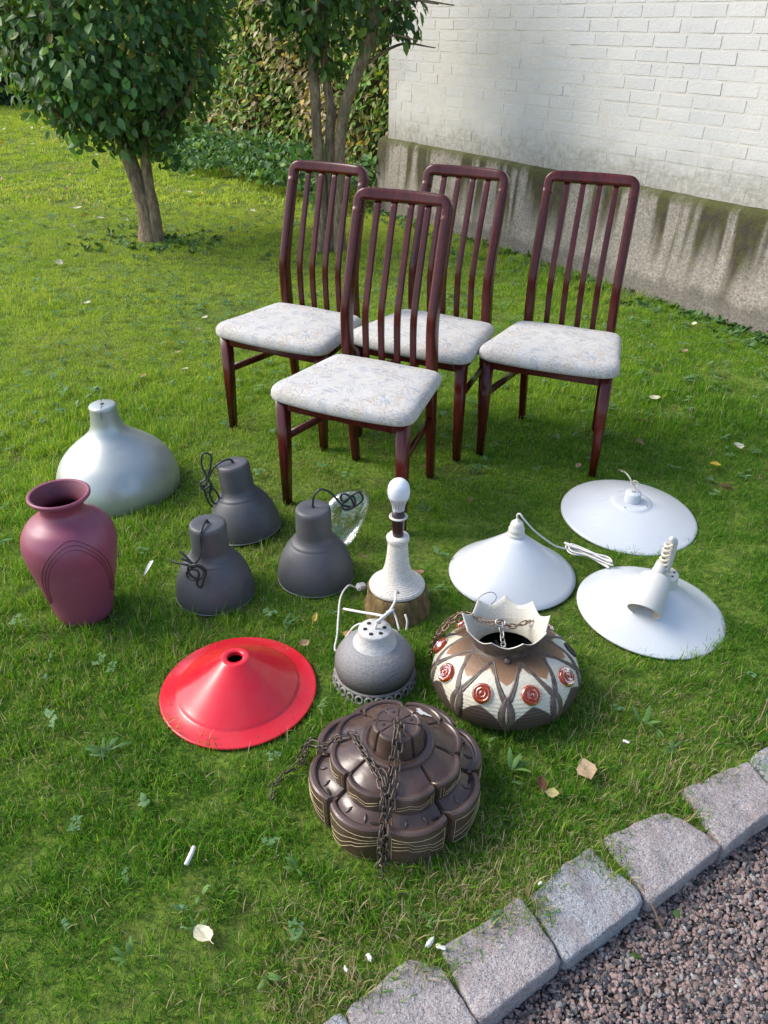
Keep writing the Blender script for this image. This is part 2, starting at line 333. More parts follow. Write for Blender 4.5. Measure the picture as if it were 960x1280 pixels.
M = dict(
    grass=mat_grass(), lawn=mat_lawn(), wood=mat_wood(), fabric=mat_fabric(), brick=mat_bricks('white_painted_brick'), mortar=mat_bricks('painted_mortar', True),
    plinth=mat_plinth(), granite=mat_granite(), pebble=mat_pebble(), leaf=leafmat('foliage', .42, .30, .38), hleaf=leafmat('hedge_foliage', .55, .25, .25), weed=leafmat('weed_leaf', .55, .2, .25),
    dead=leafmat('dead_leaf', .6, .15, .3), bark=mat_bark('bark', (.075, .052, .034), (.25, .18, .115), (.44, .35, .24)), twig=basic('twig', (.20, .135, .085), (.12, .08, .05), .8, bump=.5, bscale=120),
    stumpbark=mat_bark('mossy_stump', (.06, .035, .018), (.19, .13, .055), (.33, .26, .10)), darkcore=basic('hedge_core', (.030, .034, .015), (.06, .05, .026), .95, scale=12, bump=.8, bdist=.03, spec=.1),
    gravelbed=basic('gravel_bed', (.075, .058, .052), (.045, .038, .035), .9, scale=90, bump=.8, bscale=140, bdist=.01, spec=.2, coord='World'),
    silver=mat_silver(), vase=basic('mauve_glaze', (.245, .055, .095), (.21, .046, .082), .42, scale=5, bump=.05, rvar=.08, dust=.10, dcol=(.42, .22, .26)), vaseline=basic('mauve_groove', (.150, .030, .052), (.125, .025, .043), .5), vasein=basic('mauve_inside', (.15, .03, .05), (.09, .02, .032), .6),
    greyl=basic('charcoal_enamel', (.070, .070, .075), (.058, .058, .063), .5, scale=6, bump=.06, bscale=200, rvar=.08, dust=.10, dcol=(.32, .31, .30)), greyrim=basic('worn_steel_rim', (.34, .36, .38), (.22, .23, .25), .4, .6),
    blackcord=basic('black_cord', (.010, .011, .013), (.018, .020, .024), .38, bump=.1), whitecord=basic('white_cord', (.62, .61, .58), (.53, .515, .48), .45, bump=.08), coil=basic('ivory_cord', (.66, .60, .47), (.55, .49, .37), .5, bump=.1),
    red=basic('red_enamel', (.62, .012, .026), (.56, .011, .022), .24, scale=4, bump=.03, bscale=30, rvar=.09, coat=.1, dust=.10, dcol=(.45, .20, .18)), black=basic('dark_inside', (.006, .006, .006), (.010, .010, .010), .8),
    white=basic('white_enamel', (.53, .555, .58), (.51, .535, .56), .30, scale=4, bump=.03, bscale=25, rvar=.09, coat=.05, dust=.16, dcol=(.44, .42, .37)), ivory=basic('ivory_plastic', (.55, .535, .49), (.50, .485, .435), .38, scale=7, bump=.03),
    ivoryin=basic('ivory_inside', (.66, .58, .44), (.60, .51, .37), .5), speckle=mat_speckle(), bulb=basic('bulb_frosted', (.66, .69, .72), (.64, .67, .70), .3, bump=.02, spec=.5), bulbbody=basic('bulb_fins', (.50, .51, .52), (.46, .47, .48), .45),
    socket=basic('dark_bakelite', (.030, .009, .008), (.018, .006, .006), .28, bump=.03), ceramgrey=mat_vcol('grey_stoneware', .62, .1, 0, .7, 120, .003, .5, (1, 1, 2.2)), ceramcream=mat_vcol('cream_stoneware', .5, .1, 0, .5, 150, .0022, .4, (1, 1, 2)),
    brown=basic('brown_glaze', (.048, .026, .018), (.088, .054, .041), .24, scale=13, bump=.2, bscale=70, bdist=.0015, rvar=.14, dust=.16, dcol=(.22, .18, .16)), gold=basic('cream_inlay', (.58, .46, .24), (.46, .36, .18), .5), chain=basic('old_chain', (.060, .048, .040), (.13, .10, .08), .42, .55, scale=40, bump=.4, bscale=220),
    brass=basic('antique_chain', (.15, .085, .05), (.26, .19, .13), .4, .65, scale=40, bump=.3, bscale=200), steelchain=basic('steel_chain', (.42, .40, .37), (.28, .26, .24), .35, .7, scale=60), film=mat_plastic_bag(),
    bone=basic('chalk_white', (.72, .71, .67), (.58, .56, .50), .6, bump=.3), relief=basic('umber_relief', (.045, .033, .027), (.115, .084, .064), .5, scale=60, bump=.5, bscale=200, bdist=.001), wire=basic('wire', (.30, .31, .32), None, .35, .8))
def mat_amber():
    b = NB('amber_glass'); v = b.coord('Object'); n = b.noise(v, 60, 3)
    p = b.bsdf(b.mix(n, (.18, .011, .001), (.50, .070, .003)), .12, 0, b.bump(n, .08, .002), Specular_IOR_Level=.5, Transmission_Weight=.55)
    return b.done(p)
M['amber'] = mat_amber()

# ------------------------------------------------------------------ ground: lawn and gravel, split along the kerb line
KM = np.array((.41, .95)); KD = np.array((.855, .519)); KD /= np.linalg.norm(KD); KN = np.array((-KD[1], KD[0]))
def kerb_uv(x, y):
    dx, dy = x - KM[0], y - KM[1]; return dx * KD[0] + dy * KD[1], dx * KN[0] + dy * KN[1]
def gz(x, y):
    d = np.hypot(x, y - 1.9)
    return .010 * noise2(x * 2.2, y * 2.2, 3, 2) * np.clip((d - .3) / 1.2, .25, 1) - .004
def axis(lo, hi, near, step):
    a = [0.]; s = step
    while a[-1] < hi: a.append(a[-1] + s); s *= 1.0 if a[-1] < near else 1.3
    b = [0.]; s = step
    while b[-1] > lo: b.append(b[-1] - s); s *= 1.0 if -b[-1] < near else 1.3
    return np.array(sorted(set(b[1:] + a)))
def sheet(name, us, vs, zf, m):
    V = []; 
    for v in vs:
        for u in us:
            p = KM + KD * u + KN * v; V.append((p[0], p[1], 0))
    V = np.array(V); V[:, 2] = zf(V[:, 0], V[:, 1]); nu = len(us)
    F = [(j * nu + i, j * nu + i + 1, (j + 1) * nu + i + 1, (j + 1) * nu + i) for j in range(len(vs) - 1) for i in range(nu - 1)]
    return tag(mk(name, V, F, m), kind='structure')
sheet('lawn', axis(-90, 90, 6, .12), axis(0, 140, 9, .12), gz, M['lawn'])
sheet('gravel_path', axis(-40, 40, 2, .1), -axis(0, 40, 1.5, .1)[::-1][::-1], lambda x, y: -.046 + 0 * x, M['gravelbed'])

# ------------------------------------------------------------------ building with brick wall on a concrete plinth
WD = np.array((-.55, .835)); WD /= np.linalg.norm(WD)
bld = empty('building', (2.2, 4.5, 0), (0, 0, math.atan2(WD[1], WD[0])))
tag(bld, 'white painted brick building wall on a mossy grey concrete plinth', 'building')
X0, X1, PZ = -3.2, 4.16, .605
# plinth: face grid + sloping ledge
nx, prof = 260, [(.075, -.15), (.06, 0), (.05, .04)] + [(.045 - .045 * (k / 22), .04 + .535 * k / 22) for k in range(1, 23)] + [(-.004, .592), (-.012, .603), (-.04, .615), (-.10, .63)]
V = []
for i in range(nx + 1):
    x = X0 + (X1 - X0) * i / nx
    for (py, pz) in prof:
        n = .010 * noise2(np.array(x * 5.), np.array(pz * 6.), 5, 4) + .014 * noise2(np.array(x * 1.2), np.array(pz * 1.), 8, 2)
        flare = .05 * max(0, 1 - pz / .3) * max(0, 1 - abs(x - .3) / 1.4)
        V.append((x, py + float(n) + flare, pz + (.006 * float(noise2(np.array(x * 9.), np.array(3.), 4, 3)) if pz > .58 else 0)))
k = len(prof); F = [(i * k + j, i * k + j + 1, (i + 1) * k + j + 1, (i + 1) * k + j) for i in range(nx) for j in range(k - 1)]
base = len(V); e = nx * k
for j, (py, pz) in enumerate(prof): V.append((X1, -1.0, pz))           # end return
F += [(e + j, e + j + 1, base + j + 1, base + j) for j in range(k - 1)]
mk('plinth', V, F, M['plinth'], bld)
# wall body (mortar face) butting on the ledge
def box(x0, x1, y0, y1, z0, z1):
    v = [(x, y, z) for z in (z0, z1) for y in (y0, y1) for x in (x0, x1)]
    return np.array(v, float), [(0, 2, 3, 1), (4, 5, 7, 6), (0, 1, 5, 4), (2, 6, 7, 3), (0, 4, 6, 2), (1, 3, 7, 5)]
WX1 = X1 - .10
v, f = box(X0, WX1, -1.2, -.052, .60, 3.1); mk('wall_body', v, f, M['mortar'], bld, False)
def brick_mesh(seed, L, H=.067):
    r = random.Random(seed); bm = bmesh.new(); bmesh.ops.create_cube(bm, size=1)
    for q in bm.verts:
        q.co = Vector((q.co.x * L, q.co.y * .02, q.co.z * H))
        q.co += Vector((r.uniform(-.002, .002), r.uniform(-.0012, .0012), r.uniform(-.0016, .0016)))
    bmesh.ops.bevel(bm, geom=[ed for ed in bm.edges], offset=.0035, segments=2, affect='EDGES')
    me = bpy.data.meshes.new('brick'); bm.to_mesh(me); bm.free(); me.materials.append(M['brick'])
    me.update(); return me
BR = [brick_mesh(i, .228) for i in range(5)]; BH = [brick_mesh(9 + i, .110) for i in range(3)]
rows = []; rest = []
zc = .66
course = 0; nb = 0
while zc < 3.0:
    x = X0 + (0 if course % 2 else .12) - (.06 if course % 4 == 3 else 0)
    while x < WX1 - .02:
        half = (course % 5 == 3 and random.random() < .6) or random.random() < .05
        L = .118 if half else .238
        if x + L > WX1: L = WX1 - x
        if L < .05: break
        vis = -.75 < x < WX1 and zc < 1.62 + .03 * max(0, x)
        pn = float(np.clip(.45 + .8 * noise2(np.array(x * 1.6), np.array(zc * 3.), 90, 2) + (zc - 1.05) * .7, 0, 1)); dy = -.0617 + .0015 * pn + random.uniform(-.0004, .0004)
        if vis and nb < 300:
            src = random.choice(BH if half else BR); nb += 1
            sc = (L - .010) / (.110 if half else .228)
            inst('brick', src, bld, (x + L / 2, dy, zc), (random.uniform(-.012, .012), random.uniform(-.006, .006), random.uniform(-.008, .008)), (sc, 1, 1))
        else:
            b = box(x + .005, x + L - .005, dy - .01, dy + .01, zc - .033, zc + .033); rest.append(b)
        x += L
    zc += .0755; course += 1
v, f = merge(rest); tag(mk('upper_brickwork', v, f, M['brick'], bld, False), kind='stuff')
v, f = box(X0 - .05, WX1 + .1, -1.3, .02, 3.1, 3.18); mk('wall_cap', v, f, M['plinth'], bld, False)

# ------------------------------------------------------------------ kerb of granite setts
kerb = tag(empty('stone_kerb', (.41, .95, 0)), 'row of rough grey granite setts edging lawn and gravel', 'kerb')
STN = [[(-.048, .736), (.06, .823), (.117, .812), (.172, .716), (.113, .65), (.008, .62)], [(.125, .844), (.278, .94), (.341, .832), (.182, .722)],
       [(.303, .956), (.444, 1.064), (.53, .953), (.356, .836)], [(.481, 1.087), (.634, 1.153), (.722, 1.074), (.548, .952)],
       [(.690, 1.213), (.863, 1.295), (.893, 1.183), (.732, 1.072)], [(.885, 1.315), (1.036, 1.396), (1.08, 1.286), (.911, 1.190)],
       [(1.052, 1.405), (1.20, 1.49), (1.25, 1.39), (1.095, 1.292)], [(-.20, .64), (-.06, .73), (-.005, .625), (-.14, .53)]]
for si, poly in enumerate(STN):
    c = np.mean(poly, 0); poly = [tuple(c + (np.array(q) - c) * 1.075 + KN * .014) for q in poly]; c = np.mean(poly, 0); r = random.Random(si + 3)
    bm = bmesh.new(); top = []; N = 40
    P = np.array(poly) - c; n = len(P); ring = []
    for i in range(n):
        a, b2 = P[i], P[(i + 1) % n]
        for t in np.linspace(0, 1, 11)[:-1]: ring.append(a + (b2 - a) * t)
    ring = np.array(ring)
    for it in range(1): ring = (np.roll(ring, 1, 0) + ring * 2 + np.roll(ring, -1, 0)) / 4
    V = []; lev = [(.98, -.16), (.985, -.06), (.995, -.03), (1.0, -.008), (.995, .001), (.982, .0065), (.96, .0085), (.90, .0092), (.75, .0097), (.5, .010), (.3, .010), (.15, .010)]
    for s, z in lev:
        for q in ring:
            x, y = q * s; nz = float(noise2(np.array((x + si) * 26), np.array((y + z) * 26), si, 3)); nz2 = float(noise2(np.array((x + si) * 60), np.array((y + z * 2) * 60), si + 40, 2))
            k1 = 1 + .040 * nz + .035 * nz2
            V.append((x * k1, y * k1, z + (.0055 * nz + .0035 * nz2 if z > -.02 else 0) + .004 * math.sin(si * 2.1)))
    V.append((0, 0, .010 + .004 * math.sin(si * 2.1))); m = len(ring)
    F = [(i * m + j, i * m + (j + 1) % m, (i + 1) * m + (j + 1) % m, (i + 1) * m + j) for i in range(len(lev) - 1) for j in range(m)]
    F += [((len(lev) - 1) * m + j, (len(lev) - 1) * m + (j + 1) % m, len(V) - 1) for j in range(m)]
    mk('kerb_stone', V, F, M['granite'], kerb, True, (c[0] - .41, c[1] - .95, 0))

# ------------------------------------------------------------------ scatter helper (grass, gravel, weeds: what nobody counts)
def scatter(name, pts, rot, scl, idx, sources, attrs, m=None):
    c = bpy.data.collections.new(name + '_src')
    for i, o in enumerate(sources): o.name = '%s_src_%02d' % (name, i); c.objects.link(o)
    me = bpy.data.meshes.new(name); me.vertices.add(len(pts)); me.vertices.foreach_set('co', np.asarray(pts, np.float32).ravel())
    def at(n_, ty, dat, fld):
        a = me.attributes.new(n_, ty, 'POINT'); a.data.foreach_set(fld, np.ascontiguousarray(dat).ravel())
    at('rot', 'FLOAT_VECTOR', np.asarray(rot, np.float32), 'vector'); at('scl', 'FLOAT', np.asarray(scl, np.float32), 'value')
    at('idx', 'INT', np.asarray(idx, np.int32), 'value')
    for k_, d in attrs.items(): at(k_, 'FLOAT', np.asarray(d, np.float32), 'value')
    o = bpy.data.objects.new(name, me); COL.objects.link(o)
    g = bpy.data.node_groups.new(name + '_nodes', 'GeometryNodeTree')
    g.interface.new_socket('Geometry', in_out='INPUT', socket_type='NodeSocketGeometry'); g.interface.new_socket('Geometry', in_out='OUTPUT', socket_type='NodeSocketGeometry')
    gi, go = g.nodes.new('NodeGroupInput'), g.nodes.new('NodeGroupOutput')
    ip = g.nodes.new('GeometryNodeInstanceOnPoints'); ci = g.nodes.new('GeometryNodeCollectionInfo')
    ci.inputs[0].default_value = c; ci.inputs[1].default_value = True; ci.inputs[2].default_value = True
    def na(n_, ty):
        q = g.nodes.new('GeometryNodeInputNamedAttribute'); q.data_type = ty; q.inputs[0].default_value = n_; return q.outputs[0]
    er = g.nodes.new('FunctionNodeEulerToRotation'); L = g.links.new
    L(na('rot', 'FLOAT_VECTOR'), er.inputs[0]); L(gi.outputs[0], ip.inputs['Points']); L(ci.outputs[0], ip.inputs['Instance'])
    ip.inputs['Pick Instance'].default_value = True; L(na('idx', 'INT'), ip.inputs['Instance Index']); L(er.outputs[0], ip.inputs['Rotation'])
    cx = g.nodes.new('ShaderNodeCombineXYZ'); s_ = na('scl', 'FLOAT')
    for q in range(3): L(s_, cx.inputs[q])
    L(cx.outputs[0], ip.inputs['Scale']); L(ip.outputs[0], go.inputs[0])
    md = o.modifiers.new('scatter', 'NODES'); md.node_group = g
    return tag(o, kind='stuff')
def fattr(o, name, data):
    a = o.data.attributes.new(name, 'FLOAT', 'POINT'); a.data.foreach_set('value', np.asarray(data, np.float32))

# gravel
def pebble(seed):
    r = np.random.default_rng(seed); bm = bmesh.new(); bmesh.ops.create_icosphere(bm, subdivisions=2, radius=1)
    v = np.array([q.co[:] for q in bm.verts]); f = [tuple(q.index for q in fc.verts) for fc in bm.faces]; bm.free()
    for _ in range(9):                                   # chip facets off a ball
        d = r.normal(size=3); d /= np.linalg.norm(d); h = r.uniform(.55, .85); t = v @ d; v -= np.outer(np.clip(t - h, 0, None), d)
    v *= np.array((1.15, r.uniform(.6, .95), r.uniform(.5, .8)))
    return mk('pebble', v, f, M['pebble'], smooth=False, link=False)
n = 80000
u = RNG.uniform(-.7, 1.3, n); v_ = -RNG.uniform(.02, .85, n); P = KM + np.outer(u, KD) + np.outer(v_, KN)
hgt = RNG.uniform(0, 1, n) ** .7
pts = np.column_stack([P, -.047 + .009 * hgt + .006 * noise2(P[:, 0] * 14, P[:, 1] * 14, 2, 2)])
sc = RNG.lognormal(0, .30, n) * .0044
sc = np.clip(sc, .003, .010)
scatter('gravel', pts, RNG.uniform(0, 6.28, (n, 3)) * np.array((.12, .12, 1)), sc, RNG.integers(0, 8, n), [pebble(i) for i in range(8)], {'tone': RNG.uniform(0, 1, n) ** 1.0})

# ------------------------------------------------------------------ footprints where no grass grows (x, y, radius)
FOOT = [(-.985, 2.607, .215), (-.874, 1.865, .08), (-.51, 1.965, .112), (-.475, 2.33, .112), (-.212, 2.05, .112), (.040, 1.9, .088), (-.02, 1.6, .098), (-.37, 1.535, .196),
        (.035, 1.215, .178), (.317, 1.56, .165), (.405, 2.07, .195), (.862, 2.42, .225), (.79, 1.885, .205), (-1.87, 6.6, .10), (-.46, 6.3, .12)]
KP = [np.array(p) for p in STN]
def in_poly(x, y, poly):
    ins = np.zeros(len(x), bool); n = len(poly); j = n - 1
    for i in range(n):
        xi, yi = poly[i]; xj, yj = poly[j]
        c = ((yi > y) != (yj > y)) & (x < (xj - xi) * (y - yi) / (yj - yi + 1e-12) + xi); ins ^= c; j = i
    return ins
def wall_y(x, y):                                     # signed distance out of the plinth face
    nx_, ny_ = -WD[1], WD[0]; return (x - 2.2) * nx_ + (y - 4.5) * ny_
def free(x, y, pad=0.):
    ok = np.ones(len(x), bool)
    for cx, cy, r in FOOT: ok &= np.hypot(x - cx, y - cy) > r + pad
    u, v = kerb_uv(x, y); ok &= v > .0
    for p in KP:
        c = p.mean(0); ok &= ~in_poly(x, y, c + (p - c) * .96)
    s = (x - 2.2) * WD[0] + (y - 4.5) * WD[1]
    ok &= ~((wall_y(x, y) < .05) & (s < 4.2))
    return ok
def field(dens, y0, y1, pad=.5):
    A = (y1 - y0) * (2 * (.5 * y1 + pad)); n = int(A * dens)
    y = RNG.uniform(y0, y1, n); x = RNG.uniform(-(.5 * y1 + pad), .5 * y1 + pad, n)
    k = np.abs(x) < .5 * y + pad; x, y = x[k], y[k]; k = free(x, y); return x[k], y[k]

# grass tufts
def tuft(seed, nbl, rad, hmin, hmax, wid, lean):
    r = np.random.default_rng(seed); V, F, bv, bd = [], [], [], []
    for i in range(nbl):
        a = r.uniform(0, 2 * PI); q = rad * math.sqrt(r.uniform()); x, y = q * math.cos(a), q * math.sin(a)
        L = r.uniform(hmin, hmax) * (1 - .35 * q / rad); w = wid * r.uniform(.6, 1.25) * .5; h = r.uniform(0, 2 * PI)
        l0 = abs(r.normal(0, lean)) + .12; d = np.array((math.cos(h), math.sin(h), 0)); s = np.array((-d[1], d[0], 0))
        p = np.array((x, y, -.004)); k0 = len(V); el = PI / 2 - l0 * .5; curl = r.uniform(.25, .9) * l0
        for j in range(4):
            ww = w * (1, .95, .7, 0)[j]
            if j < 3: V += [p - s * ww, p + s * ww]
            else: V += [p]
            p = p + L / 3 * (d * math.cos(el) + np.array((0, 0, 1)) * math.sin(el)); el -= curl
        F += [(k0, k0 + 1, k0 + 3, k0 + 2), (k0 + 2, k0 + 3, k0 + 5, k0 + 4), (k0 + 4, k0 + 5, k0 + 6)]
        b, c = r.uniform(), r.uniform(); bv += [b] * 7; bd += [c] * 7
    o = mk('tuft', V, F, M['grass'], link=False); fattr(o, 'bv', bv); fattr(o, 'bd', bd); return o
tufts = [tuft(i, 50, .042, .012, .036, .0017, .75) for i in range(6)] + [tuft(20 + i, 38, .035, .026, .066, .0018, .55) for i in range(4)] + [tuft(40 + i, 30, .06, .02, .05, .006, .7) for i in range(4)]
GX, GY, GS, GI, GT, GD = [], [], [], [], [], []
def add_grass(x, y, s, lo, hi, longp):
    thin = np.clip(noise2(x * 3.1 + 2, y * 3.1, 61, 3) * 1.9 - .55, 0, .75) * (y < 6); kp = RNG.uniform(0, 1, len(x)) > thin; x, y = x[kp], y[kp]   # mossy thin spots
    n = len(x); lng = noise2(x * 1.7 + 5, y * 1.7, 21, 2)
    u, v = kerb_uv(x, y)
    dry = .035 + .5 * np.clip(1 - v / .28, 0, 1) * np.clip(.6 + .8 * noise2(x * 7, y * 7, 9, 2), 0, 1) + .22 * np.clip(noise2(x * 2.3, y * 2.3, 31, 3) * 1.6 - .35, 0, 1)
    dry += .25 * np.exp(-((x - .62) ** 2 + (y - 1.45) ** 2) / .05) + .30 * np.exp(-((x - .22) ** 2 + (y - 1.02) ** 2) / .02) + .35 * np.exp(-((x + .15) ** 2 + (y - .83) ** 2) / .02)
    big = np.clip(.42 + .55 * noise2(x * 1.1, y * 1.1, 12, 3), 0, 1)
    tone = np.clip(-.07 + .50 * big + .14 * noise2(x * 5, y * 5, 55, 2) + RNG.normal(0, .12, n) + .95 * np.clip((y - 1.5 - .9 * x) / 5, 0, 1), 0, 1.4)  # last term paints sunlight into the blade colour, brighter towards the far left
    il = (lng + RNG.normal(0, .35, n)) > longp
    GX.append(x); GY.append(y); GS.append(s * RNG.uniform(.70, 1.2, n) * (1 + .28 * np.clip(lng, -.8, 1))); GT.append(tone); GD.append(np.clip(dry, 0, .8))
    GI.append(np.where(il, RNG.integers(6, 10, n), RNG.integers(0, 6, n)) if lo == 0 else RNG.integers(lo, hi, n))
x, y = field(1700, .45, 2.6); add_grass(x, y, 1.0, 0, 6, .22)
x, y = field(1050, 2.6, 4.5); add_grass(x, y, 1.1, 0, 6, .7)
x, y = field(520, 4.5, 8.0); add_grass(x, y, 1.3, 0, 6, .9)
x, y = field(95, 8.0, 21., 1.); add_grass(x, y, 1.5, 10, 14, .9)
GX, GY, GS, GI, GT, GD = map(np.concatenate, (GX, GY, GS, GI, GT, GD)); n = len(GX)
rot = np.column_stack([RNG.normal(0, .12, n), RNG.normal(0, .12, n), RNG.uniform(0, 6.28, n)])
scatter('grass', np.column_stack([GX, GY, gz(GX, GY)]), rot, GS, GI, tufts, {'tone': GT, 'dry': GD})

# broad-leaved weeds and clover between the blades
def leaf_strip(L, Wd, bend, tilt, az, base, lobes=0, nseg=6, fold=.25, r=None):
    """one leaf: midrib with two wings, arching"""
    d = np.array((math.cos(az), math.sin(az), 0)); s = np.array((-d[1], d[0], 0)); p = np.array(base, float); V, F = [], []; el = tilt
    for j in range(nseg + 1):
        t = j / nseg; w = Wd * .5 * (math.sin(PI * min(1, t * .92 + .04)) ** .8) * (.55 + .6 * t if lobes else 1)
        if lobes and j % 2: w *= .55
        up = np.cross(d * math.cos(el) + np.array((0, 0, math.sin(el))), s) * -1
        V += [p - s * w + up * w * fold, p.copy(), p + s * w + up * w * fold]
        p = p + L / nseg * (d * math.cos(el) + np.array((0, 0, 1)) * math.sin(el)); el -= bend / nseg
    for j in range(nseg):
        a = j * 3; F += [(a, a + 1, a + 4, a + 3), (a + 1, a + 2, a + 5, a + 4)]
    return np.array(V), F
def rosette(seed, nl, L, Wd, lobes, c1, c2, tilt=.6):
    r = random.Random(seed); parts, cols = [], []
    for i in range(nl):
        v, f = leaf_strip(L * r.uniform(.6, 1.15), Wd * r.uniform(.7, 1.1), r.uniform(.5, 1.2), tilt * r.uniform(.5, 1.4), (seed * 1.7 + r.uniform(-1.5, 1.5)) if nl < 9 else 2 * PI * i / nl, (r.uniform(-.2, .2) * L, r.uniform(-.2, .2) * L, .004), lobes, 7 if lobes else 5)
        parts.append((v, f)); t = r.random(); cols += [tuple(a + (b - a) * t for a, b in zip(c1, c2))] * len(v)
    v, f = merge(parts); return v, f, np.array(cols)
def clover(seed):
    r = random.Random(seed); parts, cols = [], []
    for i in range(7):
        cx, cy, h = r.uniform(-.03, .03), r.uniform(-.03, .03), r.uniform(.012, .035); a0 = r.uniform(0, 6); t = r.random()
        for k_ in range(3):
            v, f = leaf_strip(.014, .013, .3, .15, a0 + k_ * 2.1, (cx, cy, h), 0, 3, .15); parts.append((v, f)); cols += [(.08 + .08 * t, .19 + .10 * t, .06 + .05 * t)] * len(v)
    v, f = merge(parts); return v, f, np.array(cols)
wsrc = []
for i in range(3):
    v, f, c = rosette(i, 7, .075, .020, 1, (.06, .15, .035), (.11, .21, .06)); wsrc.append(mk('weed', v, f, M['weed'], link=False, col=c))
for i in range(3):
    v, f, c = rosette(30 + i, 6, .045, .020, 0, (.075, .18, .055), (.15, .27, .11)); wsrc.append(mk('weed', v, f, M['weed'], link=False, col=c))
for i in range(3):
    v, f, c = clover(i); wsrc.append(mk('weed', v, f, M['weed'], link=False, col=c))
xs, ys = [], []
for dens, a, b in ((22, .5, 2.4), (110, 2.4, 4.5), (150, 4.5, 8), (20, 8, 16)):
    x, y = field(dens, a, b, .4); k = noise2(x * 1.5, y * 1.5, 77, 2) + RNG.normal(0, .4, len(x)) > -.05; xs.append(x[k]); ys.append(y[k])
x, y = np.concatenate(xs), np.concatenate(ys); k = free(x, y, .03); x, y = x[k], y[k]; n = len(x)
scatter('lawn_weeds', np.column_stack([x, y, gz(x, y) + .012]), np.column_stack([RNG.normal(0, .12, (n, 2)), RNG.uniform(0, 6.28, n)]), RNG.uniform(.35, .75, n), RNG.choice(9, n, p=[.03, .03, .03, .11, .12, .11, .19, .19, .19]), wsrc, {})
# weeds and dark ground cover along the foot of the plinth and under the tree
s = RNG.uniform(-.8, 4.1, 420); o_ = np.abs(RNG.normal(0, .13, 420)) + .05; x = 2.2 + WD[0] * s - WD[1] * o_; y = 4.5 + WD[1] * s + WD[0] * o_
a = RNG.uniform(0, 6.28, 150); q = np.abs(RNG.normal(0, .35, 150)) + .08
x = np.concatenate([x, -1.75 + q * np.cos(a)]); y = np.concatenate([y, 6.55 + q * np.sin(a) * .8]); n = len(x)
def dark_weed(seed):
    v, f, c = rosette(seed, 7, .06, .034, 0, (.05, .13, .035), (.12, .22, .06), .8); return mk('weed', v, f, M['weed'], link=False, col=c)
scatter('ground_cover', np.column_stack([x, y, gz(x, y)]), np.column_stack([RNG.normal(0, .25, (n, 2)), RNG.uniform(0, 6.28, n)]), RNG.uniform(.4, 1.05, n), RNG.integers(0, 4, n), [dark_weed(60 + i) for i in range(4)], {})

# ------------------------------------------------------------------ trees and hedges
def leaf_cloud(P, D, Lm, cols, seed, wid=.55, droop=.5):
    """P positions, D outward directions; returns one mesh of folded ovate leaves (6 faces each) with colours"""
    r = np.random.default_rng(seed); n = len(P); L = Lm * r.uniform(.45, 1.2, n)
    d = D * .6 + r.normal(0, .55, (n, 3)) + np.array((0, 0, -droop)); d /= np.linalg.norm(d, axis=1)[:, None]
    nrm = D + r.normal(0, .45, (n, 3)) + np.array((0, 0, .5)); s = np.cross(d, nrm); s /= np.linalg.norm(s, axis=1)[:, None] + 1e-9; u = np.cross(s, d)
    u *= np.sign((u * D).sum(1) + 1e-6)[:, None]
    T = [0, .3, .65, 1.0]; Wf = [.10, .95, .80, 0.02]; V = np.zeros((n, 12, 3)); cv = r.uniform(-.06, .12, n)
    for j, (t, w) in enumerate(zip(T, Wf)):
        mid = P + d * (L * t)[:, None] - u * (L * t * t * (.12 + cv))[:, None]
        hw = (L * wid * .5 * w)[:, None]
        V[:, j * 3] = mid - s * hw + u * hw * .3; V[:, j * 3 + 1] = mid; V[:, j * 3 + 2] = mid + s * hw + u * hw * .3
    f0 = []
    for j in range(3): a = j * 3; f0 += [(a, a + 1, a + 4, a + 3), (a + 1, a + 2, a + 5, a + 4)]
    F = (np.array(f0)[None] + (np.arange(n) * 12)[:, None, None]).reshape(-1, 4)
    return V.reshape(-1, 3), F, np.repeat(cols, 12, 0)
def fast_mesh(name, V, F, m, parent, col, kind='stuff'):
    me = bpy.data.meshes.new(name); me.vertices.add(len(V)); me.vertices.foreach_set('co', V.astype(np.float32).ravel())
    me.loops.add(F.size); me.loops.foreach_set('vertex_index', F.astype(np.int32).ravel())
    me.polygons.add(len(F)); me.polygons.foreach_set('loop_start', np.arange(0, F.size, 4, dtype=np.int32)); me.polygons.foreach_set('use_smooth', np.ones(len(F), bool))
    me.update(calc_edges=True); a = me.color_attributes.new('col', 'FLOAT_COLOR', 'POINT'); c = np.ones((len(V), 4), np.float32); c[:, :3] = col; a.data.foreach_set('color', c.ravel())
    me.materials.append(m); o = bpy.data.objects.new(name, me); COL.objects.link(o); o.parent = parent
    if kind: o['kind'] = kind
    return o
def pal(n, colors, weights, seed, jit=.25):
    r = np.random.default_rng(seed); c = np.array(colors)[r.choice(len(colors), n, p=np.array(weights) / sum(weights))]
    return np.clip(c * (1 + r.normal(0, jit, (n, 1))) * (1 + r.normal(0, .06, (n, 3))), .003, .9)
def blob(center, rad, n, seed, lump=.16, shell=.55):
    r = np.random.default_rng(seed); d = r.normal(size=(n, 3)); d /= np.linalg.norm(d, axis=1)[:, None]
    k = 1 + lump * noise2(d[:, 0] * 3.1 + seed, d[:, 1] * 3.1 + d[:, 2] * 2.7, seed, 3)
    rr = (shell + (1 - shell) * r.uniform(0, 1, n) ** .45) * k
    return np.array(center) + d * rr[:, None] * np.array(rad), d
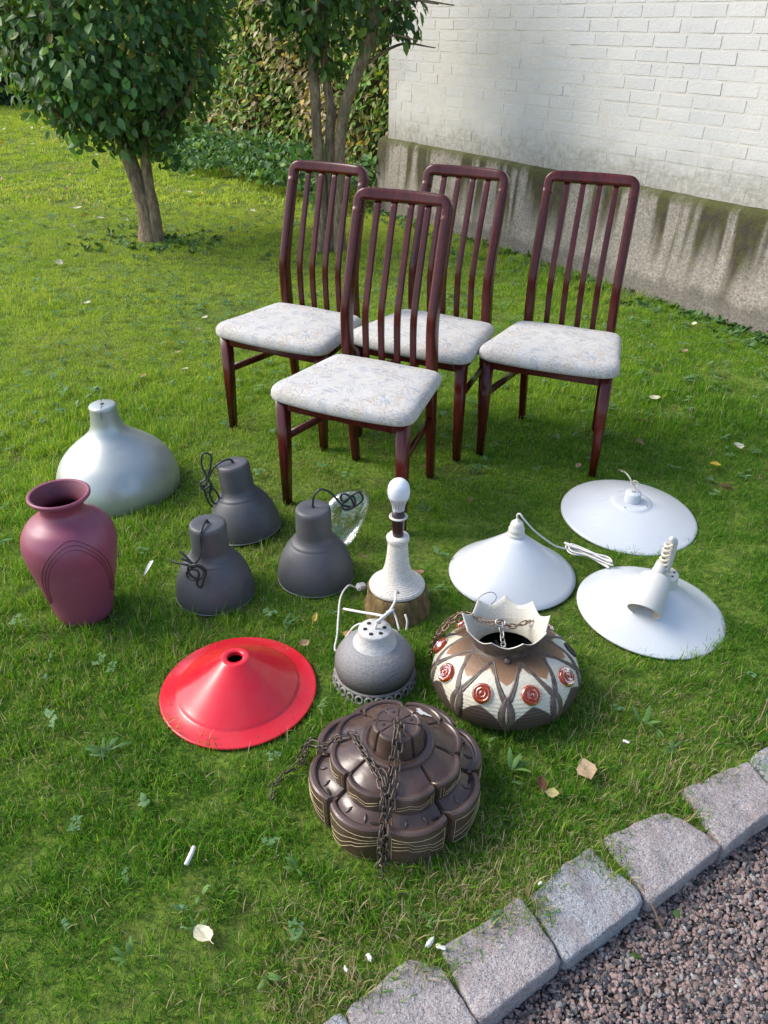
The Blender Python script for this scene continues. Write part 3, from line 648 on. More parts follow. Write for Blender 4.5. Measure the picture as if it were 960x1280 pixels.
def limb(P, r, seed=0, n=14, bumpy=.10):
    P = smooth_path(P, 8); rr = np.interp(np.linspace(0, 1, len(P)), np.linspace(0, 1, len(r)), r)
    V, F = tube(P, rr, n)
    for i in range(len(P)):
        for j in range(n):
            q = V[i * n + j] - P[i]; k = 1 + bumpy * float(noise2(np.array(j * 6.283 / n * 1.3 + seed), np.array(P[i][2] * 9.), seed, 3)); V[i * n + j] = P[i] + q * k
    return V, F
# mop-head tree
t1 = tag(empty('mophead_tree', (-1.88, 6.6, 0)), 'clipped round mop-head tree with dense dark green leaves on bare twin trunk', 'tree')
tr = [limb([(.0, .0, -.05), (-.005, 0, .12), (-.035, .0, .38), (-.085, .0, .62), (-.14, .02, .95), (-.12, .02, 1.4)], [.108, .070, .062, .056, .046, .03], 3, 16, .25),
      limb([(.055, -.01, -.05), (.060, -.03, .2), (.052, -.03, .42), (.056, -.03, .64), (.10, 0, .9), (.2, .05, 1.3)], [.068, .046, .040, .036, .030, .02], 5, 12, .25)]
v, f = merge(tr); mk('trunk', v, f, M['bark'], t1)
br = [limb([(-.08, 0, .8), (-.08 + .5 * math.cos(a), .5 * math.sin(a), 1.15 + .2 * math.sin(a * 3)), (-.1 + .72 * math.cos(a), .7 * math.sin(a), 1.5 + .3 * math.sin(a * 2))], [.03, .018, .006], i, 6) for i, a in enumerate(np.linspace(0, 6, 9))]
v, f = merge(br); mk('branch', v, f, M['bark'], t1)
C1 = [(.050, .120, .034), (.085, .185, .050), (.125, .240, .068), (.185, .300, .095), (.26, .33, .06), (.30, .23, .07)]
Pc, Dc = blob((-.12, .05, 1.52), (.80, .74, .84), 900, 4, .09, .62)                 # twig ends; leaves gather round them
rl = np.random.default_rng(21); kk = rl.integers(0, len(Pc), 10500); P = Pc[kk] + rl.normal(0, 1, (10500, 3)) * np.array((.075, .075, .065)); D = Dc[kk] + rl.normal(0, .25, (10500, 3)); D /= np.linalg.norm(D, axis=1)[:, None]
k = P[:, 2] > .74 + .09 * np.sin(P[:, 0] * 7) - .12 * np.exp(-((P[:, 0] - .1) / .2) ** 2)
P, D = P[k], D[k]
P2, D2 = blob((.08, -.06, .88), (.22, .2, .24), 260, 9, .3, .3); P3, D3 = blob((.27, -.10, .70), (.12, .12, .17), 60, 10, .3, .2)
P = np.concatenate([P, P2, P3]); D = np.concatenate([D, D2, D3]); cols = pal(len(P), C1, [3, 4, 4, 2, .5, .12], 5)
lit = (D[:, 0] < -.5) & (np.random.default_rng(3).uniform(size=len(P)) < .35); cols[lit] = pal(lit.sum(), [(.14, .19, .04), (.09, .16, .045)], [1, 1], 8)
# the leaves that show largest become objects of their own
tocam = np.array((0, 0, 1.482)) - (P + np.array((-1.88, 6.6, 0))); tocam /= np.linalg.norm(tocam, axis=1)[:, None]
front = (D * tocam).sum(1) - .25 * np.abs(P[:, 2] - 1.2); pick = np.argsort(-front)[:900]; pick = np.random.default_rng(2).choice(pick, 220, replace=False); msk = np.ones(len(P), bool); msk[pick] = False
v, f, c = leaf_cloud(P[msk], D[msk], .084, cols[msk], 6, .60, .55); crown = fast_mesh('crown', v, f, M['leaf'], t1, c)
for lm_i in range(10):
    pass
LM = []
for q in range(10):
    v, f, c = leaf_cloud(np.zeros((1, 3)), np.array([[0, -1., .25]]), .088, np.array([C1[q % 4]]) * (.9 + .03 * q), 100 + q, .6, .5)
    LM.append(fast_mesh('leaf_src', v, f, M['leaf'], None, c, None)); COL.objects.unlink(LM[-1])
for q, i in enumerate(pick):
    az = math.atan2(D[i][1], D[i][0]) + PI / 2
    inst('leaf', LM[q % 10], crown, tuple(P[i] + D[i] * .02), (random.uniform(-.3, .3), random.uniform(-.5, .5), az + random.uniform(-.5, .5)), (1,) * 3)
# multi-stemmed tree
t2 = tag(empty('multistem_tree', (-.46, 6.35, 0)), 'slender multi-stemmed tree with bare pale brown trunks in front of hedge', 'tree')
tr = [limb([(-.035, 0, -.05), (-.03, 0, .3), (-.045, 0, .75), (-.055, .0, 1.15), (-.08, .03, 1.7), (-.12, .05, 2.3)], [.055, .043, .038, .035, .03, .02], 1, 12, .16)]
mk('trunk', *tr[0], M['bark'], t2)
mk('trunk', *limb([(.03, .05, -.05), (.035, .04, .4), (.045, .03, .8), (.055, .02, .95), (.02, .04, 1.25), (.0, .10, 1.8), (.05, .14, 2.3)], [.05, .036, .033, .036, .028, .024, .018], 2, 12, .18), M['bark'], t2)
mk('trunk', *limb([(.11, -.04, -.05), (.105, -.04, .3), (.125, -.05, .75), (.165, -.05, 1.0), (.23, -.05, 1.16), (.33, -.05, 1.38), (.375, -.04, 1.65), (.38, 0, 2.2)], [.05, .040, .038, .042, .038, .036, .034, .026], 4, 12, .17), M['bark'], t2)
br = []
for a, z0, L in ((2.6, 1.35, .45), (3.6, 1.5, .5), (.2, 1.25, .5), (-.5, 1.5, .55), (1.4, 1.6, .5), (4.4, 1.45, .4), (5.6, 1.3, .45), (.0, 1.5, .6)):
    p0 = np.array((.05 if math.cos(a) < .3 else .30, 0, z0)); br.append(limb([p0, p0 + np.array((math.cos(a) * L * .5, math.sin(a) * L * .5, .12)), p0 + np.array((math.cos(a) * L, math.sin(a) * L, .10))], [.014, .009, .004], 1, 5))
v, f = merge(br); mk('branch', v, f, M['bark'], t2)
parts = [((-.06, -.02, 1.72), (.34, .34, .42), 700), ((.30, .0, 1.78), (.38, .36, .42), 700), ((.05, .1, 2.15), (.75, .65, .5), 1500), ((.58, -.05, 1.56), (.14, .13, .16), 60), ((-.26, -.05, 1.62), (.17, .16, .22), 150), ((.03, .02, 1.30), (.13, .12, .13), 90)]
PP, DD = zip(*[blob(c_, r_, n_, 40 + i, .22, .35) for i, (c_, r_, n_) in enumerate(parts)]); P, D = np.concatenate(PP), np.concatenate(DD)
v, f, c = leaf_cloud(P, D, .088, pal(len(P), [(.040, .095, .022), (.070, .150, .032), (.120, .210, .042), (.17, .25, .05)], [3, 4, 3, 1], 14), 15, .5, .75); fast_mesh('crown', v, f, M['leaf'], t2, c)

def hedge(name, A, B, thick, Ht, n, Lm, colors, wts, seed, label, near_pow=1.0):
    A, B = np.array(A, float), np.array(B, float); Ln = np.linalg.norm(B - A); d = (B - A) / Ln; nn = np.array((-d[1], d[0]))
    if nn @ (np.array((0., 0)) - A) < 0: nn = -nn              # towards the garden
    e = tag(empty(name, (A[0], A[1], 0)), label, 'hedge'); r = np.random.default_rng(seed)
    # core: lumpy slab of dark twigs
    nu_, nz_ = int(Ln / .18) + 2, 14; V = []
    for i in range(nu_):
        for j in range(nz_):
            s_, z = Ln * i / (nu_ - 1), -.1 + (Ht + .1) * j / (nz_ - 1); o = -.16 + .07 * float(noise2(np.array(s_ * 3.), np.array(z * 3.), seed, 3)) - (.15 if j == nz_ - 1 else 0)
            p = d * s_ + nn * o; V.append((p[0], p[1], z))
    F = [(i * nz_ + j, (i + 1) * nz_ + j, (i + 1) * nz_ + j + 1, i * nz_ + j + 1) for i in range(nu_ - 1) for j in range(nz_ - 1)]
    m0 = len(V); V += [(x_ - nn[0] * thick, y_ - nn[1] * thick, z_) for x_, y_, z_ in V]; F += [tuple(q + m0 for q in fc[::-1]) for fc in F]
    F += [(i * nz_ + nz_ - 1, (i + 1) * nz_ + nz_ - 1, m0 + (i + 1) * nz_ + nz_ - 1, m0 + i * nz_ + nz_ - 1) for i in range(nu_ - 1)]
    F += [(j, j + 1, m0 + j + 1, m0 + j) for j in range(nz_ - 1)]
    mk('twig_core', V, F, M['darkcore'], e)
    s_ = Ln * r.uniform(0, 1, n) ** near_pow; z = Ht * r.uniform(.0, 1.02, n); o = -.12 + .19 * r.uniform(0, 1, n) + .09 * noise2(s_ * 3., z * 3., seed, 3)
    P = np.column_stack([d[0] * s_ + nn[0] * o, d[1] * s_ + nn[1] * o, z]); D = np.column_stack([np.full(n, nn[0]), np.full(n, nn[1]), r.uniform(-.2, .4, n)])
    grp = noise2(s_ * 2.2, z * 2.2, seed + 5, 3); cols = pal(n, colors[0], wts[0], seed + 1); k = grp + r.normal(0, .3, n) > .12; cols[k] = pal(k.sum(), colors[1], wts[1], seed + 2)
    v, f, c = leaf_cloud(P, D, Lm * (1 + .5 * (s_ / Ln)[:, None][:, 0]), cols, seed + 3, .55, .5); fast_mesh('foliage', v, f, M['hleaf'], e, c)
    return e
HG = [(.10, .21, .04), (.18, .30, .055), (.27, .37, .08), (.40, .38, .07)]; HB = [(.44, .36, .21), (.56, .44, .26), (.32, .23, .13), (.60, .42, .09), (.22, .26, .06)]
hedge('mixed_hedge', (.45, 7.85), (-3.1, 12.4), .5, 2.7, 15000, .072, (HG, HB), ([3, 4, 2, 1], [3, 3, 3, 1, 3]), 50, 'tall hedge of green, yellow and browning leaves behind the trunks', 1.25)
hedge('far_hedge', (-3.1, 12.4), (-6.2, 18.6), .6, 2.8, 5000, .11, (HG, HB), ([4, 4, 2, 1], [1, 1, 2, .5, 4]), 60, 'tall green hedge running on along the far side of the lawn')
hedge('dark_hedge', (-6.0, 18.6), (-14, 17.6), .8, 2.9, 5000, .13, ([(.018, .045, .014), (.03, .07, .02), (.05, .10, .03)], [(.03, .06, .02), (.06, .10, .03)]), ([3, 3, 1], [1, 1]), 70, 'dark green hedge closing off the far end of the lawn')
# ivy mound at the hedge foot
r = np.random.default_rng(5); n = 3600; s_ = r.uniform(0, 1, n); A, B = np.array((.0, 8.0)), np.array((-2.9, 11.9)); d = (B - A) / np.linalg.norm(B - A); nn = np.array((-d[1], d[0])); nn = nn if nn[1] < 0 else -nn
o = r.uniform(0, .85, n) ** 1.2; wv = .55 + .25 * noise2(s_ * 9, s_ * 0, 3, 2); o = o * wv / .7
z = (.36 * np.clip(1 - o / .75, 0, 1) ** .7 + .03) * r.uniform(.55, 1.1, n)
P = np.column_stack([A[0] + (B - A)[0] * s_ + nn[0] * o, A[1] + (B - A)[1] * s_ + nn[1] * o, z]); D = np.column_stack([np.full(n, nn[0] * .5), np.full(n, nn[1] * .5), np.full(n, .8)])
v, f, c = leaf_cloud(P, D, .075, pal(n, [(.06, .15, .05), (.10, .21, .07), (.16, .28, .10), (.22, .33, .08)], [3, 4, 2, 1], 9), 12, .8, .1)
iv = fast_mesh('ivy', v, f, M['hleaf'], None, c); tag(iv, 'low green ivy spreading at the foot of the hedge', 'ivy')
# ------------------------------------------------------------------ dining chairs
def make_chair():
    ch = empty('dining_chair'); d = .381
    v0 = []
    prof = [(d + .035, 0), (d + .018, .15), (d + .004, .30), (d - .004, .42), (d - .012, .52), (d - .012, .62), (d + .012, .72), (d + .052, .86), (d + .088, .975)]
    pz = np.array([q[1] for q in prof]); py = np.array([q[0] for q in prof])
    sp = smooth_path([(0, y, z) for y, z in prof], 5)
    zz = sp[:, 2]
    for s in (-1, 1):
        # front leg
        P = [(s * .226, .004, 0), (s * .224, .006, .2), (s * .222, .008, .408)]
        mk('front_leg', *sweep(P, (0, 1, 0), [.0135, .018, .0205], [.0145, .0195, .0225], 20, 6), M['wood'], ch)
        # back post: one piece from foot to top rail
        kp = zz < .955; Q = sp[kp].copy(); zq = zz[kp]; Q[:, 0] = s * np.interp(zq, [0, .42, 1], [.160, .166, .162])
        hw = np.interp(zq, [0, .3, .5, .75, 1], [.014, .0165, .0175, .0170, .0175]); hd = np.interp(zq, [0, .3, .48, .62, .8, 1], [.016, .022, .026, .027, .0215, .019])
        mk('back_post', *sweep(Q, (0, 1, 0), hw, hd, 20, 4), M['wood'], ch)
        # side seat rail and stretcher
        mk('side_rail', *sweep([(s * .216, .02, .383), (s * .172, d - .005, .383)], (0, 0, 1), .010, .023, 16, 8), M['wood'], ch)
        mk('side_stretcher', *sweep([(s * .221, .01, .262), (s * .164, d + .008, .255)], (0, 0, 1), .008, .013, 16, 5), M['wood'], ch)
    xs = np.linspace(-.215, .215, 13)
    mk('front_rail', *sweep([(x, .004 - .010 * (1 - (x / .215) ** 2), .388) for x in xs], (0, 0, 1), .010, np.interp(np.abs(xs), [0, .215], [.016, .021]), 16, 8), M['wood'], ch)
    mk('rear_rail', *sweep([(-.16, d - .004, .385), (.16, d - .004, .385)], (0, 0, 1), .010, .024, 16, 8), M['wood'], ch)
    # top rail with rounded corners, bowed slightly back
    yt = lambda z: float(np.interp(z, pz, py))
    R_, wx, zt = .024, .162, .989
    path = [(-wx, yt(z_), z_) for z_ in (.925, .935, .945, .955)] + [(-wx, yt(zt - R_), zt - R_)]
    for a in np.linspace(0, PI / 2, 12)[1:]: path.append((-wx + R_ * (1 - math.cos(a)), yt(zt - R_) + .006 * math.sin(a), zt - R_ + R_ * math.sin(a)))
    nq = len(path)
    for x in np.linspace(-wx + R_, wx - R_, 25)[1:-1]: path.append((x, yt(zt - R_) + .006 + .010 * (1 - (x / (wx - R_)) ** 2), zt))
    path += [(-x, y, z) for x, y, z in path[:nq][::-1]]
    ax = np.abs(np.array(path)[:, 0]); hw = np.interp(ax, [0, .10, .138, .155, .162], [.0218, .0215, .0200, .0182, .0178])
    mk('top_rail', *sweep(path, (0, 1, -.3), hw, .0197, 24, 4), M['wood'], ch)
    # slats
    sm = sp[(zz > .36)]
    for x in (-.0925, -.031, .031, .0925):
        Q = sm.copy(); Q[:, 0] = x; Q[:, 1] += .003 + .010 * (Q[:, 2] > .98); hw = np.interp(Q[:, 2], [.36, .6, .98], [.0098, .0115, .0102])
        mk('slat', *sweep(Q, (0, 1, 0), hw, .0068, 20, 7), M['wood'], ch)
    # cushion
    def outline(inset, n=88):
        fw, rw, fy, ry, rad = .268 - inset, .212 - inset, -.034 + inset, d - .012 - inset, .055
        pts = []
        cs = [(-fw, fy), (fw, fy), (rw, ry), (-rw, ry)]
        for i in range(4):
            p0, p1, p2 = np.array(cs[i - 1]), np.array(cs[i]), np.array(cs[(i + 1) % 4]); rd = .060 if i < 2 else .030
            a = p1 + (p0 - p1) / np.linalg.norm(p0 - p1) * rd; b = p1 + (p2 - p1) / np.linalg.norm(p2 - p1) * rd
            for t in np.linspace(0, 1, 9): pts.append(a * (1 - t) ** 2 + p1 * 2 * t * (1 - t) + b * t * t)
            for t in np.linspace(0, 1, 14)[1:-1]:
                q = b + (p2 + (p1 - p2) / np.linalg.norm(p1 - p2) * (.060 if (i + 1) % 4 < 2 else .030) - b) * t; pts.append(q)
        pts = np.array(pts); bow = .022 * np.clip(1 - (pts[:, 0] / .25) ** 2, 0, 1) * np.clip(1 - (pts[:, 1] - fy) / .10, 0, 1); pts[:, 1] -= bow
        return pts
    lev = [(.03, .404), (.012, .405), (.003, .411), (0, .420), (.001, .434), (.005, .445), (.013, .4535), (.026, .4585), (.05, .4615), (-.8, .4635), (-.6, .4645), (-.4, .465), (-.2, .465)]
    V = []; 
    for ins_, z in lev:
        o = outline(ins_) if ins_ >= 0 else np.array((0, .17)) + (outline(.05) - np.array((0, .17))) * -ins_
        for q in o: V.append((q[0], q[1], z + (.0022 * float(noise2(np.array(q[0] * 16), np.array(q[1] * 16), 3, 2)) if z > .44 else 0)))
    m = len(o); F = [(i * m + j, i * m + (j + 1) % m, (i + 1) * m + (j + 1) % m, (i + 1) * m + j) for i in range(len(lev) - 1) for j in range(m)]
    V.append((0, .17, .465)); l0 = (len(lev) - 1) * m; F += [(l0 + j, l0 + (j + 1) % m, len(V) - 1) for j in range(m)]
    mk('seat', V, F, M['fabric'], ch)
    return ch
def copy_tree(o, parent=None):
    c = o.copy(); COL.objects.link(c); c.parent = parent
    for q in o.children: copy_tree(q, c)
    return c
CH = [(-.449, 3.023, -27.3, 'dark red wood slat-back dining chair nearest the multi-stemmed tree trunks'),
      (.086, 2.947, -28.4, 'dark red wood slat-back dining chair between two others, half hidden by a fourth'),
      (.592, 2.804, -22.8, 'dark red wood slat-back dining chair nearest the concrete plinth wall'),
      (-.146, 2.398, -25.3, 'dark red wood slat-back dining chair standing out in front of the other three')]
proto = make_chair()
for i, (x, y, a, lb) in enumerate(CH):
    c = proto if i == 0 else copy_tree(proto)
    c.location = (x, y, .004); c.rotation_euler = (0, 0, R(a)); tag(c, lb, 'chair', 'dining chairs on the lawn')
# ------------------------------------------------------------------ lamps and vase
def shell(outer, t=.002):
    """outer profile (r,z) from rim up to top; adds the inner wall"""
    o = outer; inn = [(max(r - t, .0005), z - t * .6) for r, z in o[::-1]]; inn[-1] = (max(o[0][0] - t, .0005), o[0][1])
    return inn[::-1][:1] + o + inn if False else list(o) + inn
def spline(P, k=5): return [(float(max(q[0], 0)), float(q[2])) for q in smooth_path([(r, 0, z) for r, z in P], k)]
def knot(c, size, n, seed, ax=(0, 0, 1)):
    r = random.Random(seed); P = []
    for i in range(n * 5):
        a = i / 5 * 2 * PI + r.uniform(-.3, .3); w = size * r.uniform(.55, 1.1); tw = .6 * i
        P.append((c[0] + w * math.cos(a), c[1] + w * .45 * math.sin(a * 1.0 + tw * .2) + r.uniform(-.2, .2) * size, c[2] + w * .8 * math.sin(a) + r.uniform(-.15, .15) * size))
    return P
def cordpart(name, pts, rad, m, parent, k=6, n=8): return mk(name, *tube(smooth_path(pts, k), rad, n), m, parent)

# aluminium dome
o = tag(empty('dome_lampshade', (-.985, 2.607, .004), (R(1), R(-1.5), 0)), 'large silvery dented dome lampshade with narrow neck standing on grass', 'lampshade')
pr = spline([(.218, 0), (.2195, .03), (.215, .065), (.200, .105), (.173, .143), (.136, .176), (.100, .203), (.072, .227), (.057, .252), (.0505, .28), (.047, .315)], 5) + [(.048, .326), (.045, .331), (.040, .333), (.008, .334)]
def dent(t, r, z):
    tx = R(-62); dt = math.atan2(math.sin(t - tx), math.cos(t - tx)); g = math.exp(-((dt * r / .020) ** 2 + ((z - .108) / .018) ** 2)); w = .0008 * math.sin(3 * t + 1) + .0005 * math.sin(7 * t + z * 30)
    return (r + (w if r > .1 else 0) - .009 * g, z)
v, f = lathe(pr, 96, dent); mk('shade', v, f, M['silver'], o)
mk('cable_hole', *lathe([(.0, .3352), (.0065, .3352), (.0075, .3338)], 20), M['black'], o)
cordpart('wire', [(.002, -.004, .30), (.0, 0, .345), (-.003, .004, .37), (.0, .002, .385), (.002, .004, .395)], .0013, M['wire'], o); cordpart('wire', [(.0, 0, .335), (.004, -.020, .338), (.006, -.046, .328), (.006, -.0525, .30)], .0013, M['wire'], o)

# vase
o = tag(empty('vase', (-.874, 1.862, .002), (0, 0, R(20))), 'tall matt mauve ceramic vase with flared rim and incised arches', 'vase')
pr = [(.002, 0), (.072, 0)] + spline([(.078, .004), (.092, .07), (.110, .15), (.123, .215), (.126, .250), (.120, .283), (.101, .312), (.074, .330), (.060, .345), (.057, .358), (.065, .376), (.077, .388)], 6) + [(.0815, .393), (.082, .399), (.078, .402), (.073, .3995)]
v, f = lathe(pr, 96); bodyo = mk('body', v, f, M['vase'], o)
pri = spline([(.073, .3995), (.063, .385), (.053, .362), (.055, .345), (.074, .322), (.10, .29), (.11, .25), (.09, .15), (.06, .03), (.001, .02)], 5)
v, f = lathe(pri, 64); mk('inside', v, f, M['vasein'], o)
zr = np.array([q[1] for q in pr[2:45]]); rr = np.array([q[0] for q in pr[2:45]])
for ph in (-66, 114):
    for kk, (hw, top, low) in enumerate(((.92, .288, .10), (1.02, .299, .09), (1.14, .309, .08))):
        P = []
        for t in np.linspace(-1, 1, 41):
            th = R(ph - 20) + hw * t; z = top - (top - low) * abs(t) ** 2.2; rad = float(np.interp(z, zr, rr)) + .0002; P.append((rad * math.cos(th), rad * math.sin(th), z))
        mk('incised_line', *tube(P, .0013, 6), M['vaseline'], bodyo)

# charcoal pendants
GP = spline([(.117, 0), (.1185, .008), (.116, .035), (.108, .068), (.094, .100), (.080, .121), (.0725, .129)], 4)
GP += [(.0715, .133), (.0695, .136)] + spline([(.066, .138), (.060, .145), (.0555, .156), (.0545, .17), (.0535, .235)], 4) + [(.0525, .243), (.049, .2475), (.044, .249), (.0, .2495)]
def grey_lamp(loc, rot, label, cord):
    o = tag(empty('pendant_lamp', loc, rot), label, 'lamp', 'charcoal pendant lamps on the lawn')
    v, f = lathe(shell(GP[:-1] + [(.006, .2495)], .0018), 80); s = mk('shade', v, f, M['greyl'], o)
    mk('rim', *tube([(.1178 * math.cos(a), .1178 * math.sin(a), .002) for a in np.linspace(0, 2 * PI, 80, endpoint=False)], .0016, 6, True), M['greyrim'], s)
    mk('grommet', *lathe([(.0, .252), (.005, .252), (.0065, .2495)], 16), M['black'], o)
    for c in cord: cordpart('cord', c, .0034, M['blackcord'], o)
    return o
kn = [(-.040, -.092, .150), (-.020, -.10, .165), (.0, -.098, .150), (-.012, -.11, .128), (-.038, -.105, .135), (-.044, -.10, .16), (-.018, -.104, .172), (.006, -.105, .155), (-.004, -.112, .120), (-.012, -.114, .100), (-.022, -.112, .112), (-.014, -.108, .148), (-.036, -.098, .152), (-.052, -.094, .138), (-.046, -.10, .122), (-.018, -.110, .125), (.004, -.106, .142), (-.012, -.098, .162), (-.04, -.09, .172), (-.066, -.085, .18)]
grey_lamp((-.51, 1.962, .002), (0, 0, 0), 'charcoal grey bell pendant lamp with cord knotted against its neck', [[(0, 0, .245), (0, -.002, .258), (-.004, -.03, .259), (-.008, -.056, .247), (-.010, -.064, .21), (-.016, -.078, .178)] + kn, [(-.03, -.095, .158), (-.06, -.09, .165), (-.085, -.075, .160), (-.105, -.06, .158)], [(-.03, -.095, .165), (-.05, -.085, .185), (-.072, -.07, .196)]])
kn = [(-.075, -.02, .225), (-.095, -.03, .195), (-.115, -.02, .185), (-.10, -.03, .165), (-.075, -.03, .180), (-.085, -.02, .21), (-.070, -.015, .25), (-.062, -.01, .285), (-.085, -.01, .295), (-.098, -.015, .26), (-.090, -.025, .215), (-.112, -.03, .20), (-.10, -.035, .18), (-.08, -.035, .19), (-.09, -.03, .15), (-.082, -.03, .12), (-.062, -.03, .135), (-.07, -.035, .175), (-.10, -.03, .19), (-.104, -.03, .15), (-.096, -.03, .115), (-.088, -.03, .108)]
grey_lamp((-.470, 2.325, .002), (R(-3), R(-7), 0), 'charcoal grey bell pendant lamp tilted behind its twin, cord looped beside its cap', [[(0, 0, .245), (0, -.002, .258), (-.012, -.012, .266), (-.035, -.022, .262), (-.058, -.024, .246)] + kn])
kn = [(.085, .02, .248), (.105, .03, .235), (.125, .02, .245), (.12, .03, .27), (.10, .03, .262), (.085, .025, .24), (.10, .02, .228), (.13, .03, .24), (.148, .03, .262), (.138, .03, .285), (.115, .03, .275), (.095, .03, .25), (.082, .03, .262), (.09, .02, .285), (.112, .02, .272), (.12, .02, .24), (.098, .02, .232)]
grey_lamp((-.212, 2.052, .002), (0, 0, 0), 'charcoal grey bell pendant lamp with cord arching onto a clear plastic bag', [[(0, 0, .245), (0, 0, .262), (.006, .004, .29), (.025, .01, .305), (.05, .018, .292), (.07, .022, .265)] + kn])

# clear bag behind it
o = tag(empty('plastic_bag', (-.125, 2.245, .0)), 'crumpled clear plastic bag propped behind a charcoal lamp', 'bag')
bm = bmesh.new(); bmesh.ops.create_icosphere(bm, subdivisions=4, radius=1); V = np.array([q.co[:] for q in bm.verts]); F = [tuple(q.index for q in fc.verts) for fc in bm.faces]; bm.free()
V = np.sign(V) * np.abs(V) ** .8; rb = np.random.default_rng(12)
for _ in range(26):                                   # creases: fold the film about random planes
    d_ = rb.normal(size=3); d_ /= np.linalg.norm(d_); V += np.outer(.06 * np.abs(V @ d_ - rb.uniform(-.5, .5)) - .03, rb.normal(size=3) * .6)
V = V / np.abs(V).max(0) * np.array((.075, .045, .100)); V[:, 0] += V[:, 2] * .18; V[:, 1] += V[:, 2] * .25; V[:, 2] += .100
mk('film', V, F, M['film'], o, False)

# stump with the table lamp on it
o = tag(empty('tree_stump', (.040, 1.90, 0)), 'short mossy brown tree stump carrying the cream table lamp', 'stump')
def bark_w(t, r, z): return (r * (1 + .035 * float(noise2(np.array(t * 2.2 + 9 * 0), np.array(z * 30), 6, 3)) + .02 * math.sin(9 * t + z * 20) * (r > .05)), z)
v, f = lathe([(.100, -.03), (.102, -.005), (.098, .012), (.091, .03), (.088, .05), (.087, .071), (.083, .075)], 72, bark_w); st = mk('bark', v, f, M['stumpbark'], o)
v, f = lathe([(.084, .0745), (.06, .076), (.03, .0755), (.0, .076)], 48); mk('cut_face', v, f, M['stumpbark'], o)
ZL = .0755
o = tag(empty('table_lamp', (.040, 1.90, ZL)), 'cream speckled ceramic table lamp base with white bulb on a stump', 'lamp')
pr = [(.002, 0), (.078, 0), (.082, .003), (.082, .008)] + spline([(.080, .012), (.066, .024), (.049, .042), (.038, .070), (.032, .105), (.0295, .14), (.0285, .158)], 5) + [(.0315, .161), (.0325, .167), (.0325, .174), (.029, .178), (.0, .178)]
v, f = lathe(pr, 72, lambda t, r, z: (r * (1 + .006 * math.sin(5 * t + z * 60)), z)); mk('base', v, f, M['speckle'], o)
sk = mk('socket', *lathe([(.0, .176), (.0145, .176), (.0155, .180), (.0165, .19), (.0182, .232), (.0182, .262), (.0, .262)], 36), M['socket'], o)
mk('shade_ring', *tube([(.0235 * math.cos(a), .0235 * math.sin(a), .240) for a in np.linspace(0, 2 * PI, 48, endpoint=False)], .0028, 8, True), M['ivory'], sk)
mk('ring_flange', *lathe([(.018, .2385), (.0235, .2385), (.0235, .2415), (.018, .2415)], 48), M['ivory'], sk)
bl = empty('bulb', (0, 0, .258), (0, 0, 0), o); n = 60
def fins(t, r, z): return (r * (1 - .22 * (math.sin(t * 15) > .1) * (.012 < z < .041)), z)
mk('bulb_body', *lathe([(.0, 0), (.0165, 0), (.0172, .008), (.0185, .018), (.0225, .030), (.0282, .043), (.0295, .047)], 144, fins), M['bulbbody'], bl)
mk('bulb_glass', *lathe(spline([(.0292, .047), (.0308, .058), (.0305, .070), (.0265, .085), (.016, .0965), (.006, .1005), (.0, .1010)], 5), 48), M['bulb'], bl)
cordpart('cord', [(-.03, -.07, .02), (-.0, -.085, .012), (.012, -.084, .0)], .0028, M['whitecord'], o) if False else None

# small grey stoneware pendant
o = tag(empty('stoneware_pendant', (-.021, 1.60, .002)), 'small round grey stoneware pendant lamp with pierced rim and white cord', 'lamp')
pr = spline([(.099, .028), (.104, .042), (.105, .056), (.102, .072), (.092, .091), (.078, .106), (.064, .115), (.055, .1185)], 5)
v, f = lathe(pr, 80, lambda t, r, z: (r * (1 + .006 * math.sin(z * 900)), z)); zc_ = np.clip((v[:, 2] - .03) / .08, 0, 1)[:, None]
mk('body', v, f, M['ceramgrey'], o, col=np.array((.070, .060, .056)) * (1 - zc_) + np.array((.235, .23, .225)) * zc_)
pr = spline([(.0575, .117), (.054, .122), (.047, .133), (.043, .147), (.0425, .154)], 4) + [(.0425, .1585), (.0405, .1605), (.0, .1608)]
v, f = lathe(pr, 64); mk('neck', v, f, M['ceramgrey'], o, col=np.array((.50, .485, .46)))
for i in range(6):
    a = R(60 * i + 8); mk('vent_hole', *lathe([(0, 0), (.0052, 0), (.0056, -.0015)], 16), M['black'], o, loc=(.025 * math.cos(a), .025 * math.sin(a), .1620))
# pierced lace foot: ring of small loops
rim = empty('pierced_rim', (0, 0, -.009), (0, 0, 0), o); parts = []
cr = tube([(.101 * math.cos(a), .101 * math.sin(a), .030) for a in np.linspace(0, 2 * PI, 80, endpoint=False)], .0045, 8, True); mk('rim_band', *cr, M['ceramgrey'], rim, col=np.array((.20, .19, .18)))
cr = tube([(.108 * math.cos(a), .108 * math.sin(a), .004 + .002 * math.sin(26 * a)) for a in np.linspace(0, 2 * PI, 160, endpoint=False)], .0038, 8, True); mk('rim_band', *cr, M['ceramgrey'], rim, col=np.array((.30, .285, .26)))
lp = mk('loop', *tube([(0, .0095 * math.cos(a), .0105 * math.sin(a)) for a in np.linspace(0, 2 * PI, 16, endpoint=False)], .0034, 6, True), M['ceramgrey'], link=False, col=np.array((.27, .255, .235)))
for i in range(26):
    a = 2 * PI * i / 26; inst('loop', lp, rim, (.107 * math.cos(a), .107 * math.sin(a), .017), (0, R(-14), a))
